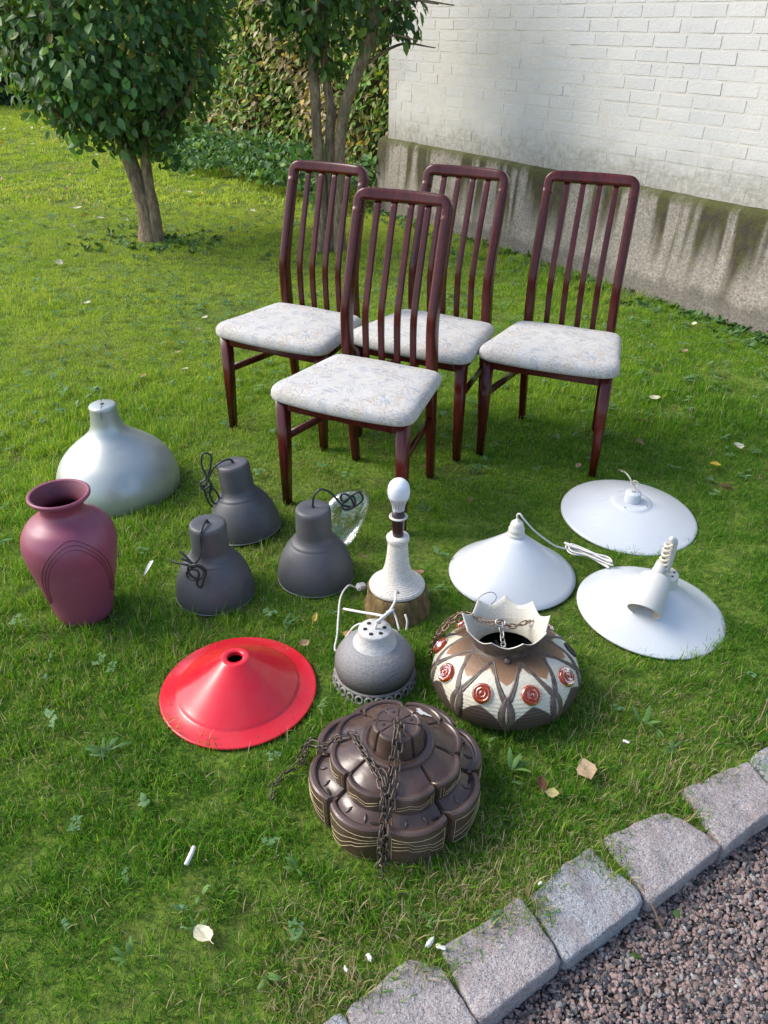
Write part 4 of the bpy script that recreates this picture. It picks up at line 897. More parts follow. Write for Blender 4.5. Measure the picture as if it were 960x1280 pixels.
# cord: knot above the neck, flex down to the plug
C = lambda X, Y, Z: (X + .021, Y - 1.60, Z)
cordpart('cord', [C(-.022, 1.598, .155), C(-.016, 1.60, .175), C(0, 1.61, .192), C(.02, 1.625, .197), C(.026, 1.64, .190), C(.010, 1.635, .178), C(-.008, 1.61, .176), C(-.016, 1.598, .184), C(-.004, 1.60, .194), C(.014, 1.622, .196), C(.030, 1.66, .20), C(.033, 1.715, .185), C(.038, 1.765, .155), C(.042, 1.80, .125), C(.043, 1.822, .106)], .0034, M['whitecord'], o)
cordpart('cord', [C(.0, 1.62, .185), C(-.02, 1.635, .178), C(-.06, 1.66, .166), C(-.105, 1.69, .152)], .0034, M['whitecord'], o)
cordpart('cord', [C(-.085, 1.95, .03), C(-.105, 1.93, .05), C(-.125, 1.88, .045), C(-.128, 1.80, .03), C(-.128, 1.74, .02), C(-.132, 1.69, .012), C(-.118, 1.68, .02), C(-.10, 1.69, .055), C(-.07, 1.70, .09), C(-.02, 1.69, .10), C(.03, 1.69, .08), C(.045, 1.66, .085), C(.04, 1.63, .11)], .0029, M['whitecord'], o)
cordpart('cord', [C(.045, 1.70, .07), C(.03, 1.74, .10), C(.01, 1.72, .12)], .0029, M['whitecord'], o); cordpart('cord', [C(.062, 1.785, .06), C(.068, 1.772, .045), C(.066, 1.762, .02)], .0034, M['whitecord'], o)
pl = empty('plug', C(-.068, 1.965, .022), (R(20), R(15), R(40)), o)
bm = bmesh.new(); bmesh.ops.create_cube(bm, size=1); bmesh.ops.scale(bm, vec=(.030, .022, .020), verts=bm.verts); bmesh.ops.bevel(bm, geom=bm.edges[:], offset=.004, segments=2, affect='EDGES')
me = bpy.data.meshes.new('plug_body'); bm.to_mesh(me); bm.free(); me.materials.append(M['whitecord']); q = bpy.data.objects.new('plug_body', me); COL.objects.link(q); q.parent = pl
for s in (-1, 1): mk('pin', *tube([(.014, s * .006, 0), (.030, s * .006, 0)], .0022, 8), M['steelchain'], pl)

# red cone shade
o = tag(empty('red_lampshade', (-.372, 1.537, .004), (R(1), 0, 0)), 'glossy red conical metal lampshade with open round top', 'lampshade')
pr = [(.197, .002), (.2005, .004), (.2005, .0065), (.198, .0085), (.195, .0085), (.160, .0190), (.1565, .0205), (.1545, .0235), (.150, .0265)] + [(.150 - .114 * t, .0265 + .0885 * t) for t in np.linspace(0, 1, 9)[1:]] + [(.034, .1165), (.031, .117), (.0205, .117), (.0195, .1155), (.0195, .105)]
v, f = lathe(pr, 128); mk('shade', v, f, M['red'], o)

# white shades
o = tag(empty('white_cone_lampshade', (.405, 2.068, .004)), 'white conical lampshade with knob top and long coiled white cord', 'lampshade')
pr = [(.196, .0), (.1985, .002), (.198, .005)] + [(.197 - .171 * t, .006 + .140 * t ** 1.06) for t in np.linspace(0, 1, 14)[1:]]
mk('shade', *lathe(shell(pr, .0014), 112), M['white'], o)
mk('cap', *lathe([(.026, .143), (.0275, .147), (.0275, .152), (.024, .156), (.0235, .160), (.0245, .163), (.0245, .170), (.021, .174), (.0205, .182), (.018, .190), (.012, .1955), (.006, .1975), (.005, .203), (.0, .203)], 40), M['ivory'], o)
C = lambda X, Y, Z: (X - .405, Y - 2.068, Z)
b0 = [C(.405, 2.068, .198), C(.403, 2.07, .215), C(.410, 2.065, .222), C(.424, 2.06, .205), C(.46, 2.075, .158), C(.51, 2.11, .10), C(.555, 2.15, .05), C(.60, 2.165, .028), C(.64, 2.15, .026)]
r = random.Random(4)
for i in range(7):
    s = 1 if i % 2 == 0 else 0
    b0.append(C((.715 if s else .600) + r.uniform(-.012, .012), (2.075 if s else 2.175) + r.uniform(-.012, .012), .026 + .004 * i)); b0.append(C(.660 + r.uniform(-.004, .004) + (.01 if i % 3 == 0 else -.006), 2.125 + r.uniform(-.006, .006), .030 + .003 * i)) if i < 6 else None
    if i < 6: b0.append(C((.708 if not s else .605) + .0, (2.105 if not s else 2.155) + r.uniform(-.012, .012), .026 + .004 * i))
cordpart('cord', b0, .0029, M['whitecord'], o, 8)
cordpart('cord_tail', [C(.604, 2.172, .03), C(.602, 2.18, .055), C(.607, 2.178, .072)], .0016, M['blackcord'], o)

o = tag(empty('white_disc_lampshade', (.862, 2.42, .004), (R(3), R(1.5), 0)), 'wide white disc lampshade with short cap and knotted cream wire', 'lampshade')
pr = [(.232, .0), (.2345, .002), (.2345, .006)] + spline([(.233, .008), (.20, .022), (.15, .041), (.10, .056), (.075, .061), (.068, .064)], 4) + [(.066, .0665), (.055, .0675), (.024, .068)]
mk('shade', *lathe(shell(pr, .0014), 128), M['white'], o)
mk('cap', *lathe([(.0275, .066), (.0275, .100), (.0255, .1035), (.008, .104), (.006, .104)], 44), M['white'], o)
for a in (-128, -38): mk('screw', *lathe([(0, .0025), (.003, .002), (.0038, 0)], 12), M['steelchain'], o, loc=(.057 * math.cos(R(a)), .057 * math.sin(R(a)), .0672))
cordpart('wire', [(0, 0, .098), (.001, 0, .115), (-.003, .004, .128), (-.015, .006, .136), (-.006, .003, .146), (.008, .002, .139), (.004, -.003, .128), (-.010, .0, .130), (-.02, .004, .150), (-.03, .010, .163), (-.045, .02, .172), (-.052, .025, .172)], .0026, M['coil'], o)
cordpart('frayed_end', [(-.036, .012, .166), (-.05, .022, .175), (-.062, .028, .173)], .0018, M['brass'], o)

o = tag(empty('white_spot_lampshade', (.79, 1.885, .004), (R(1), R(3), 0)), 'wide white conical lampshade with ivory spotlight tube and coiled cord', 'lampshade')
pr = [(.212, .0), (.2145, .002), (.2145, .0055)] + spline([(.213, .007), (.17, .026), (.12, .052), (.08, .075), (.055, .089), (.046, .093)], 4) + [(.044, .0955), (.030, .096), (.0, .096)]
mk('shade', *lathe(shell(pr, .0014), 128), M['white'], o)
mk('cap', *lathe([(.040, .094), (.0395, .125), (.0385, .1315), (.036, .134), (.0, .135)], 48), M['ivory'], o, loc=(.018, .012, 0))
for i in range(6):
    a = R(60 * i); mk('vent_hole', *lathe([(0, 0), (.003, 0), (.0033, -.001)], 12), M['black'], o, loc=(.020 + .024 * math.cos(a), .013 + .024 * math.sin(a), .1358))
# spotlight: tube resting on the slope, mouth down and forward
A = np.array((-.026, -.034, .146)); B = np.array((-.068, -.112, .084)); ax = B - A; L = np.linalg.norm(ax); ax /= L
q = Vector(ax).to_track_quat('Z', 'Y').to_euler()
sp_ = empty('spotlight', tuple(A), tuple(q), o)
mk('spot_tube', *lathe([(.0, -.004), (.037, -.003), (.042, .0), (.044, .005), (.0470, L), (.0455, L + .001), (.044, L - .002), (.040, .006)], 56), M['ivory'], sp_)
mk('spot_inside', *lathe([(.0437, L - .003), (.040, .007), (.0, .007)], 40), M['ivoryin'], sp_)
mk('spot_neck', *tube([(0, 0, -.004), (0, -.004, -.03), (0, -.012, -.055)], [.0175, .0165, .015], 20), M['ivory'], sp_)
mk('wire', *tube(smooth_path([(.0, .0, .01), (.01, .012, .05), (.0, .03, L - .012), (.012, .038, L - .002)], 5), .0012, 6), M['black'], sp_)
hx = []
P0, P1 = np.array((-.006, -.014, .128)), np.array((.006, .018, .232))
for i in range(8 * 14 + 1):
    t = i / (8 * 14); a = 2 * PI * i / 14; rad = .0145 - .004 * t; hx.append(P0 + (P1 - P0) * t + np.array((rad * math.cos(a), rad * math.sin(a) * .9, .25 * rad * math.sin(a))))
mk('coiled_cord', *tube(hx, .0036, 8), M['coil'], o)
cordpart('cord', [tuple(hx[-1]), (.010, .02, .245), (.022, .022, .238), (.026, .022, .215), (.026, .020, .17), (.024, .016, .132)], .0078, M['ivory'], o)
# ------------------------------------------------------------------ chains
def link_mesh(L, Wd, r, m):
    P = []
    for a in np.linspace(-PI / 2, PI / 2, 6): P.append((Wd / 2 * math.sin(a), 0, (L - Wd) / 2 + Wd / 2 * math.cos(a)))
    for a in np.linspace(PI / 2, 3 * PI / 2, 6): P.append((Wd / 2 * math.sin(a), 0, -(L - Wd) / 2 + Wd / 2 * math.cos(a)))
    return mk('chain_link', *tube(P, r, 6, True), m, link=False)
def chain(parent, P, lm, step, roll0=0, name='chain'):
    e = empty(name, (0, 0, 0), (0, 0, 0), parent); P = smooth_path(P, 12); d = np.r_[0, np.cumsum(np.linalg.norm(np.diff(P, axis=0), axis=1))]; n = int(d[-1] / step)
    r = random.Random(int(d[-1] * 1e4))
    for i in range(n):
        s = (i + .5) * step; c = np.array([np.interp(s, d, P[:, k]) for k in range(3)]); c2 = np.array([np.interp(s + .002, d, P[:, k]) for k in range(3)])
        t = Vector(c2 - c).normalized(); qq = t.to_track_quat('Z', 'Y') @ Euler((0, 0, R(45 + 90 * (i % 2)) + roll0 + r.uniform(-.35, .35))).to_quaternion()
        inst('chain_link', lm, e, tuple(c), tuple((qq @ Euler((r.uniform(-.18, .18), r.uniform(-.18, .18), 0)).to_quaternion()).to_euler()))
    return e

# brown tiered pendant
bp = tag(empty('tiered_pendant', (.032, 1.218, .002), (0, 0, 0)), 'large dark brown glazed tiered ceramic pendant lamp with lobed segments and chain', 'lamp')
NL = 8; G0 = R(-90 - 8)                                   # a groove runs just beside the front
def lobe(t):
    u = ((t - G0) / (2 * PI / NL)) % 1.0; return 2 * u - 1       # -1..1 across a lobe
def scal(t, r, z, amt, gw, gd):
    f_ = lobe(t); a = abs(f_); m = 1 - amt * a ** 2.2; g = max(0, min(1, (a - (1 - gw)) / (gw * .5)))
    return r * m - gd * g, z - gd * .55 * g
def prof_brown(t, r, z):
    if r > .1465 or z < .098: return scal(t, r, z, .088, .085, .010)
    if r > .0825: return scal(t, r, z, .085, .085, .007)
    if r > .0626: return (r, z)
    return scal(t, r, z, .05, .16, .0042 if r > .012 else 0)
tier = [('lower_tier', [(.160, .0), (.182, .0), (.1895, .012), (.1925, .055), (.1930, .094), (.1915, .1005), (.1875, .1035), (.1805, .1035), (.1775, .1020), (.1760, .0965), (.172, .0950), (.160, .0985), (.148, .1050), (.130, .110)]),
        ('middle_tier', [(.1420, .098), (.1445, .106), (.1455, .141), (.1440, .1480), (.1410, .1510), (.1360, .1510), (.1335, .1495), (.1320, .1465), (.128, .1465), (.110, .155), (.090, .163), (.075, .168)]),
        ('collar', [(.0815, .158), (.0825, .166), (.0805, .172), (.075, .1745), (.066, .1745), (.0625, .172)]),
        ('top_cap', [(.0625, .170), (.0600, .180), (.0540, .213), (.0525, .2185), (.0495, .2215), (.046, .2220), (.043, .2205), (.026, .2225), (.013, .2230), (.010, .2215), (.0, .2210)])]
for nm, pr in tier:
    if nm in ('lower_tier', 'middle_tier', 'top_cap'):
        pp = []
        for (a, b) in zip(pr[:-1], pr[1:]): pp += [a, ((a[0] + b[0]) / 2, (a[1] + b[1]) / 2)]
        pr = pp + [pr[-1]]
    v, f = lathe(pr, NL * 40, prof_brown); q = mk(nm, v, f, M['brown'], bp); q.data.set_sharp_from_angle(angle=R(24))
def on_wall(t, z, R0): r, zz = prof_brown(t, R0, z); return r
for li in range(NL):
    tc = G0 + 2 * PI * (li + .5) / NL; hwid = 2 * PI / NL / 2; r = random.Random(li); parts = []
    def line(pl, Rf, rad=.00045):
        P = []
        for (a, b), (c, d) in zip(pl[:-1], pl[1:]):
            for t in np.linspace(0, 1, 9)[:-1]: P.append((a + (c - a) * t, b + (d - b) * t))
        P.append(pl[-1]); Q = []
        for f_, z in P:
            t = tc + f_ * hwid; rr_ = scal(t, Rf(z), z, .088 if Rf(z) > .17 else .085, .085, 0)[0] + .0004; Q.append((rr_ * math.cos(t), rr_ * math.sin(t), z))
        return tube(Q, rad, 5)
    Rl = lambda z: float(np.interp(z, [0, .012, .055, .094, .1005], [.182, .1895, .1925, .1930, .1915])); sg = 1 if li % 2 else -1
    parts.append(line([(-.80, .006), (-.80, .084), (.80, .084), (.80, .006)], Rl, .0006)); parts.append(line([(-.80, .006), (.80, .006)], Rl, .0006))
    for kz in range(3): parts.append(line([(-.80, .012 + .016 * kz), (-.35, .018 + .018 * kz + r.uniform(-.005, .005)), (.05, .044 + .012 * kz), (.2, .046 + .012 * kz), (.5, .056 + .008 * kz), (.80, .060 + .007 * kz)] if sg > 0 else [(-.8, .048 + .012 * kz), (-.35, .060 + .010 * kz), (-.2, .052 + .010 * kz), (.25, .050 + .008 * kz), (.35, .040 + .010 * kz), (.8, .022 + .016 * kz)], Rl))
    Rm = lambda z: float(np.interp(z, [.106, .141], [.1446, .1456]))
    for f0 in (-.82, -.70, .70, .82): parts.append(line([(f0, .112), (f0, .140)], Rm))
    for kz in range(2): parts.append(line([(-.65, .114 + .009 * kz), (-.2, .126 + .008 * kz), (.2, .117 + .009 * kz), (.65, .126 + .008 * kz)], Rm))
    v, f = merge(parts); mk('incised_lines', v, f, M['gold'], bp)
    # radial ridges and dark light slots on the sloping shelf
    for f0 in (-.35, .3):
        t = tc + f0 * hwid; P = []
        for k_ in np.linspace(0, 1, 6): rr_, zz_ = prof_brown(t + .10 * f0 * (k_ - .5), .152 + .018 * k_, .1035 - .0075 * k_); tt = t + .10 * f0 * (k_ - .5); P.append((rr_ * math.cos(tt), rr_ * math.sin(tt), zz_ + .0002))
        mk('ridge', *tube(P, [.0008, .0022, .003, .003, .0022, .0008], 8), M['brown'], bp)
    t = tc; t = tc + .62 * hwid; rr_, zz_ = prof_brown(t, .168, .0965)
    mk('light_slot', *lathe([(0, .001), (.006, .0008), (.0085, -.0006)], 20), M['black'], bp, loc=(rr_ * math.cos(t), rr_ * math.sin(t), zz_ + .0012), rot=(0, R(9), t)).scale = (.38, 1.2, 1)
for i in range(4):
    a = G0 + 2 * PI * (2 * i + .5) / NL; mk('vent_hole', *lathe([(0, .0006), (.003, .0004), (.0036, -.0005)], 12), M['black'], bp, loc=(.030 * math.cos(a), .030 * math.sin(a), .2226))
# chipped pale patch on a rear segment
V = []; n = 22
for j in range(n):
    a = 2 * PI * j / n; rad = 1 + .35 * math.sin(3 * a + 1) + .2 * math.sin(7 * a); V.append((.016 * rad * math.cos(a), .009 * rad * math.sin(a), 0))
mk('chipped_patch', V + [(0, 0, .0006)], [(j, (j + 1) % n, n) for j in range(n)], M['bone'], bp, loc=(.058, .090, .1605), rot=(R(-20), R(16), R(-20)))
LK = link_mesh(.025, .0120, .0018, M['chain'])
chain(bp, [(0, .004, .226), (.0, -.01, .235), (-.004, -.040, .230), (-.007, -.060, .214), (-.012, -.080, .184), (-.016, -.10, .170), (-.022, -.135, .158), (-.026, -.156, .128), (-.030, -.17, .114), (-.032, -.196, .108), (-.034, -.203, .06), (-.034, -.206, .02), (-.030, -.222, .012)], LK, .0190)
chain(bp, [(.008, .0, .227), (.008, -.03, .232), (.004, -.060, .214), (.0, -.082, .186), (-.004, -.11, .168), (-.010, -.145, .152), (-.016, -.165, .118), (-.020, -.196, .110), (-.022, -.204, .05), (-.022, -.209, .012)], LK, .0190, .8)
chain(bp, [(-.024, -.158, .124), (-.030, -.13, .165), (-.048, -.085, .173), (-.068, -.048, .176), (-.086, -.005, .170), (-.094, .018, .167), (-.110, .022, .161), (-.130, .016, .156), (-.153, .020, .130), (-.168, .035, .113), (-.193, .045, .107), (-.207, .052, .06), (-.220, .062, .025), (-.235, .055, .016), (-.255, .035, .014), (-.272, .005, .014), (-.275, -.03, .013), (-.270, -.045, .013)], LK, .0190)
chain(bp, [(-.030, -.15, .140), (-.025, -.105, .172), (-.055, -.070, .178), (-.080, -.022, .176), (-.092, .008, .171)], LK, .0190, .5)
chain(bp, [(-.19, .06, .106), (-.205, .075, .07), (-.225, .085, .03), (-.215, .06, .028), (-.20, .05, .05)], LK, .0190)

# cream pendant with amber discs
cp = tag(empty('amber_disc_pendant', (.318, 1.548, -.006), (R(-5), R(-3), 0)), 'squat cream and brown ceramic pendant lamp with amber glass discs and scalloped collar', 'lamp')
pr = [(.10, .0), (.128, .001)] + spline([(.155, .010), (.178, .032), (.187, .060), (.185, .088), (.172, .116), (.147, .140), (.116, .157), (.094, .166), (.083, .172)], 14)
zs = np.array([q[1] for q in pr]); rs = np.array([q[0] for q in pr])
NP = 9; A0 = R(-90 + 14)                              # a disc just right of the front
nth = 540; v, f = lathe(pr, nth, lambda t, r, z: (r * (1 + .0025 * math.sin(z * 700)), z)); th = np.arctan2(v[:, 1], v[:, 0]); z = v[:, 2]
u = ((th - A0) / (2 * PI / NP) + .5) % 1.0 - .5       # 0 at a disc's meridian
cream, umber, bronze = np.array((.50, .475, .37)), np.array((.055, .038, .030)), np.array((.20, .105, .05))
jag = .0035 * noise2(th * 9, z * 60, 4, 3)
low = np.clip((.098 - .056 * np.abs(2 * u) ** 1.6 - z - jag) / .0015 + .5, 0, 1)[:, None]
up = np.clip((z + jag - .148 - .010 * (1 - np.abs(2 * u) * 2)) / .0015 + .5, 0, 1)[:, None]
tt = np.clip((z - .142) / .028, 0, 1)[:, None]
col = cream * (1 - low) + umber * low; col = col * (1 - up) + bronze * (1.3 - 1.05 * tt) * up; bd_ = mk('body', v, f, M['ceramcream'], cp, col=col)
def surf(t, z, off=0): r = float(np.interp(z, zs, rs)) + off; return (r * math.cos(t), r * math.sin(t), z)
def ribbon(edgeA, edgeB, lift):
    """raised band between two edge curves given as (theta, z)"""
    V, F = [], []; n = len(edgeA); K = [(0, -.0015), (.12, .6), (.3, 1.), (.42, .55), (.5, .5), (.58, .55), (.7, 1.), (.88, .6), (1, -.0015)]
    for (ta, za), (tb, zb) in zip(edgeA, edgeB):
        for k_, h_ in K: V.append(surf(ta + (tb - ta) * k_, za + (zb - za) * k_, lift * h_ if h_ > 0 else h_))
    m = len(K); F = [(i * m + j, i * m + j + 1, (i + 1) * m + j + 1, (i + 1) * m + j) for i in range(n - 1) for j in range(m - 1)]
    return np.array(V), F
dm = None
for i in range(NP):
    tc = A0 + 2 * PI * i / NP; h = 2 * PI / NP
    # pointed arch over the disc
    for s in (-1, 1):
        ss = np.linspace(0, 1, 15); ea = [(tc + s * h * .5 * q ** .9, 1685e-4 - .046 * q ** 1.5) for q in ss]; eb = [(tc + s * h * (.38 * q ** .9 + .012), .1625 - .046 * q ** 1.6 - .006 * q) for q in ss]
        mk('arch_relief', *ribbon(ea, eb, .0034), M['relief'], bd_)
    # leaf between the discs
    ts = tc + h / 2; tl = np.linspace(0, 1, 17)
    w_ = [.125 * math.sin(PI * q ** .85) ** .8 for q in tl]
    mk('leaf_relief', *ribbon([(ts - a, .122 - .094 * q) for a, q in zip(w_, tl)], [(ts + a, .122 - .094 * q) for a, q in zip(w_, tl)], .0040), M['relief'], bd_)
    P = [surf(ts, .104 - .052 * t, .0012) for t in np.linspace(0, 1, 9)]; mk('leaf_vein', *tube(P, [.0006, .0016, .0026, .003, .003, .003, .0026, .0016, .0006], 8), M['ceramcream'], bd_, col=np.array((.30, .26, .20)))
    # amber disc; one is missing and leaves an open hole
    zd = .122; p = np.array(surf(tc, zd, 0)); nrm = Vector((math.cos(tc) * .74, math.sin(tc) * .74, .67)).normalized(); e = tuple(nrm.to_track_quat('Z', 'Y').to_euler())
    if i == 2:
        mk('open_hole', *lathe([(0, .0012), (.017, .0012), (.0205, .0026), (.022, .0), (.022, -.004)], 32), M['black'], bd_, loc=tuple(p), rot=e)
    else:
        q = [(r_ * 1.42, z_ * 1.25) for r_, z_ in [(.0, .0105), (.0025, .0100), (.004, .0066), (.0052, .0066), (.0068, .0096), (.0082, .0096), (.0098, .0058), (.0110, .0058), (.0128, .0080), (.0145, .0076), (.0172, .0040), (.0178, .0), (.0178, -.006)]]
        if dm is None:
            dm = mk('amber_disc', *lathe(q, 48), M['amber'], cp, loc=tuple(p), rot=e)
        else: inst('amber_disc', dm, cp, tuple(p), e)
ZC = .020
# collar: scalloped, nine points
def coll(t, r, z):
    if z < .158: return (r, z)
    u = ((t - A0) / (2 * PI / NP)) % 1.0; k = (z - .158) / .052; c = abs(2 * u - 1) ** 1.7
    return (r + .012 * (c - .4) * k, .158 + (z - .158) * (.62 + .38 * c))
pro = [(.084, .148), (.0835, .156), (.086, .164), (.091, .178), (.098, .195), (.1035, .208), (.1045, .210)]; pri = [(.1035, .2115), (.1005, .2100), (.094, .195), (.087, .178), (.081, .163), (.0785, .156), (.0775, .148), (.074, .140), (.074, .12)]
v, f = lathe(pro, 360, coll); mk('collar', v, f, M['relief'], cp, loc=(0, 0, ZC))
v, f = lathe([pro[-1]] + pri, 360, coll); mk('collar_inside', v, f, M['ceramcream'], cp, col=np.array((.50, .475, .40)), loc=(0, 0, ZC))
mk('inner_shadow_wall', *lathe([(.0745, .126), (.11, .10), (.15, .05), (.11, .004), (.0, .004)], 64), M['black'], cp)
mk('lamp_holder', *tube([(.01, -.02, .02), (.03, .0, .12)], [.022, .02], 20), M['black'], cp); mk('holder_bar', *tube([(-.02, .05, .13), (.012, -.012, .10)], .004, 8), M['black'], cp)
mk('hook_knob', *lathe([(.0, -.008), (.006, -.0055), (.008, 0), (.006, .0055), (.0, .008)], 20), M['relief'], cp, loc=(-.008, -.0915, .170))
LB = link_mesh(.022, .0115, .0017, M['brass']); LS = link_mesh(.017, .011, .0017, M['steelchain'])
hub = (-.012, .012, .212)
chain(cp, [hub, (-.045, .03, .203), (-.085, .055, .208), (-.105, .062, .208), (-.122, .056, .19), (-.145, .07, .158), (-.160, .095, .12), (-.165, .115, .07), (-.172, .125, .02)], LB, .0165)
chain(cp, [hub, (.02, .025, .190), (.055, .040, .190), (.078, .045, .193)], LB, .0165, .4); chain(cp, [hub, (-.010, -.02, .180), (-.010, -.06, .172), (-.008, -.083, .166)], LS, .013)
chain(cp, [(-.11, .066, .205), (-.13, .075, .185), (-.150, .06, .165), (-.168, .075, .135), (-.178, .10, .10), (-.185, .115, .05), (-.18, .14, .02)], LB, .0165, .8); chain(cp, [(-.10, .07, .206), (-.14, .085, .172), (-.17, .09, .12), (-.176, .13, .06)], LB, .0165, .3)
mk('hub_ring', *tube([(hub[0] + .012 * math.cos(a), hub[1] + .007 * math.sin(a), hub[2] + .006 * math.sin(a)) for a in np.linspace(0, 2 * PI, 20, endpoint=False)], .0030, 8, True), M['steelchain'], cp)
cordpart('thin_wire', [(-.085, .06, .21), (-.07, .085, .225), (-.045, .105, .238), (-.02, .112, .238), (-.012, .108, .222), (-.03, .10, .205), (-.06, .08, .195)], .0009, M['relief'], cp)

# ------------------------------------------------------------------ small things lying about
def leaf_obj(name, L, Wd, col, seed, curl=.25):
    r = random.Random(seed); V, F = [], []; n, m = 8, 4; cl = []
    for i in range(n + 1):
        t = i / n; w = Wd * .5 * (math.sin(PI * (t * .94 + .03)) ** .75) * (1 + .15 * r.uniform(-1, 1))
        for j in range(-m, m + 1):
            s = j / m; V.append(((t - .5) * L, s * w, curl * L * ((t - .5) ** 2 * 1.4 + s * s * .25 + .06 * math.sin(5 * t + 3 * s + seed)))); k = 1 + .18 * r.uniform(-1, 1) - (.25 if j == 0 else 0); cl.append([c * k for c in col])
    q = 2 * m + 1; F = [(i * q + j, i * q + j + 1, (i + 1) * q + j + 1, (i + 1) * q + j) for i in range(n) for j in range(2 * m)]
    nV = len(V); v, f = tube([(-.5 * L, 0, curl * L * .35), (-.62 * L, .01 * L, curl * L * .3), (-.75 * L, 0, curl * L * .35)], .0009, 5); V = np.concatenate([np.array(V), v]); F += [tuple(i + nV for i in p) for p in f]; cl += [list(col)] * len(v)
    return mk(name, V, F, M['dead'], col=np.array(cl))
TAN, YEL, RED, BRN, CRM, PNK = (.40, .27, .14), (.52, .38, .06), (.20, .055, .04), (.22, .14, .08), (.66, .62, .45), (.38, .22, .17)
LV = [(-1.145, 4.106, .055, YEL, 'largest yellow fallen leaf beside the chair nearest the trunks'), (-.992, 3.739, .05, CRM, 'pale cream fallen leaf on grass before the chair nearest the trunks'), (-1.077, 3.974, .035, TAN, 'small tan fallen leaf beside a larger yellow leaf'),
      (-1.047, 4.544, .04, CRM, 'small pale fallen leaf behind the yellow leaves'), (-1.044, 4.345, .04, TAN, 'orange tan fallen leaf just behind the largest yellow leaf'), (-1.164, 3.641, .03, PNK, 'pinkish fallen leaf between dome lampshade and yellow leaves'),
      (-2.315, 5.756, .07, CRM, 'cream fallen leaf on bright grass before the mop-head tree'), (-1.815, 4.817, .05, CRM, 'pale fallen leaf on open lawn between dome lampshade and mop-head tree'), (-1.216, 3.342, .03, TAN, 'tan fallen leaf just behind the dome lampshade neck'),
      (1.243, 3.442, .05, CRM, 'pale fallen leaf on grass beside the chair nearest the plinth'), (1.11, 3.194, .05, BRN, 'curled brown fallen leaf by the front leg of the chair nearest the plinth'), (1.053, 2.981, .055, BRN, 'brown fallen leaf between plinth-side chair and white disc lampshade'),
      (1.45, 2.959, .05, CRM, 'cream fallen leaf on grass beyond the bright yellow leaf'), (1.296, 2.789, .055, (.62, .42, .05), 'bright yellow fallen leaf behind the white disc lampshade'), (1.272, 2.61, .05, BRN, 'upright curled brown leaf beside the white disc lampshade'),
      (.755, 2.765, .03, PNK, 'small pinkish leaf at the foot of the chair nearest the plinth'), (1.576, 4.053, .04, PNK, 'pinkish orange fallen leaf near the plinth foot'), (1.779, 4.52, .04, CRM, 'pale fallen leaf lying against weeds at the plinth foot'), (1.50, 2.74, .05, RED, 'dark reddish fallen leaf on the grass past the disc lampshade'),
      (.469, 1.263, .058, (.46, .33, .20), 'large tan fallen leaf between amber disc pendant and kerb'), (.358, 1.223, .036, RED, 'red brown fallen leaf beside the large tan leaf'), (.379, 1.199, .03, (.40, .34, .14), 'small yellowish leaf just below the red brown leaf'),
      (-.330, .869, .050, CRM, 'large cream fallen leaf on long grass, alone'), (-.197, 1.805, .045, (.50, .38, .08), 'narrow yellow fallen leaf in front of the charcoal lamp with bag'), (-.065, 2.118, .035, BRN, 'brown fallen leaf between charcoal lamp and table lamp'),
      (.106, 2.037, .045, (.40, .20, .13), 'orange brown fallen leaf behind the stump'), (-.095, 1.736, .035, (.48, .28, .10), 'orange fallen leaf behind the grey stoneware pendant'), (-.217, 1.697, .032, TAN, 'tan fallen leaf behind the red lampshade'), (.31, 2.487, .03, BRN, 'small brown leaf in the shade below the chair seats')]
for i, (x, y, L, c, lb) in enumerate(LV):
    o = leaf_obj('fallen_leaf', L, L * (.35 if 'narrow' in lb else .72), c, i); o.location = (x, y, float(gz(np.array(x), np.array(y))) + .030); r = random.Random(i * 7)
    o.rotation_euler = (r.uniform(-.3, .3) + (.9 if 'upright' in lb else 0) + .25, r.uniform(-.3, .3), r.uniform(0, 6.28)); tag(o, lb, 'leaf', 'fallen leaves on the lawn')
o = leaf_obj('fallen_leaf', .05, .03, (.55, .46, .24), 77); o.location = (.775, .952, -.044); o.rotation_euler = (.1, 0, 1.2); tag(o, 'pale yellow fallen leaf lying on the gravel', 'leaf')
n = 260; x = RNG.uniform(-7.5, -1.2, n); y = RNG.uniform(6.8, 17, n); k = np.abs(x) < .5 * y; x, y = x[k], y[k]; n = len(x)
lfs = []
for i, c in enumerate((YEL, TAN, CRM)):
    q = leaf_obj('litter', .06, .04, c, 200 + i); COL.objects.unlink(q); lfs.append(q)
scatter('leaf_litter', np.column_stack([x, y, gz(x, y) + .05]), np.column_stack([RNG.normal(0, .3, (n, 2)), RNG.uniform(0, 6.28, n)]), RNG.uniform(.7, 1.4, n), RNG.integers(0, 3, n), lfs, {})
# twigs, feather, scraps
def twig(P, r0, r1, label, name='twig'):
    Q = smooth_path(P, 5); o = mk(name, *tube(Q, np.linspace(r0, r1, len(Q)), 7), M['twig']); return tag(o, label, 'twig')
twig([(.520, .995, .012), (.540, .960, -.010), (.560, .925, -.040), (.586, .884, -.046)], .0018, .0032, 'thin brown twig leaning from a kerb joint onto the gravel')
twig([(.605, .975, -.035), (.610, .955, -.048), (.612, .935, -.050)], .003, .002, 'short pale stalk on gravel beside the kerb')
twig([(.925, 1.42, .018), (.96, 1.47, .03), (1.0, 1.53, .035)], .0022, .0014, 'long thin dry twig on the grass above the kerb')
twig([(.14, 2.74, .03), (.19, 2.72, .035), (.235, 2.66, .03)], .0022, .0014, 'dry twig on shaded grass under the chairs')
V = []; F = []
for i in range(13):
    t = i / 12; c = np.array((.02 * math.sin(t * 2.2), .075 * t, .03 + .018 * math.sin(t * 3))); w = .006 * math.sin(PI * min(1, t + .02)) ** .5
    V += [c + np.array((-w, 0, .003)), c, c + np.array((w, 0, .003))]
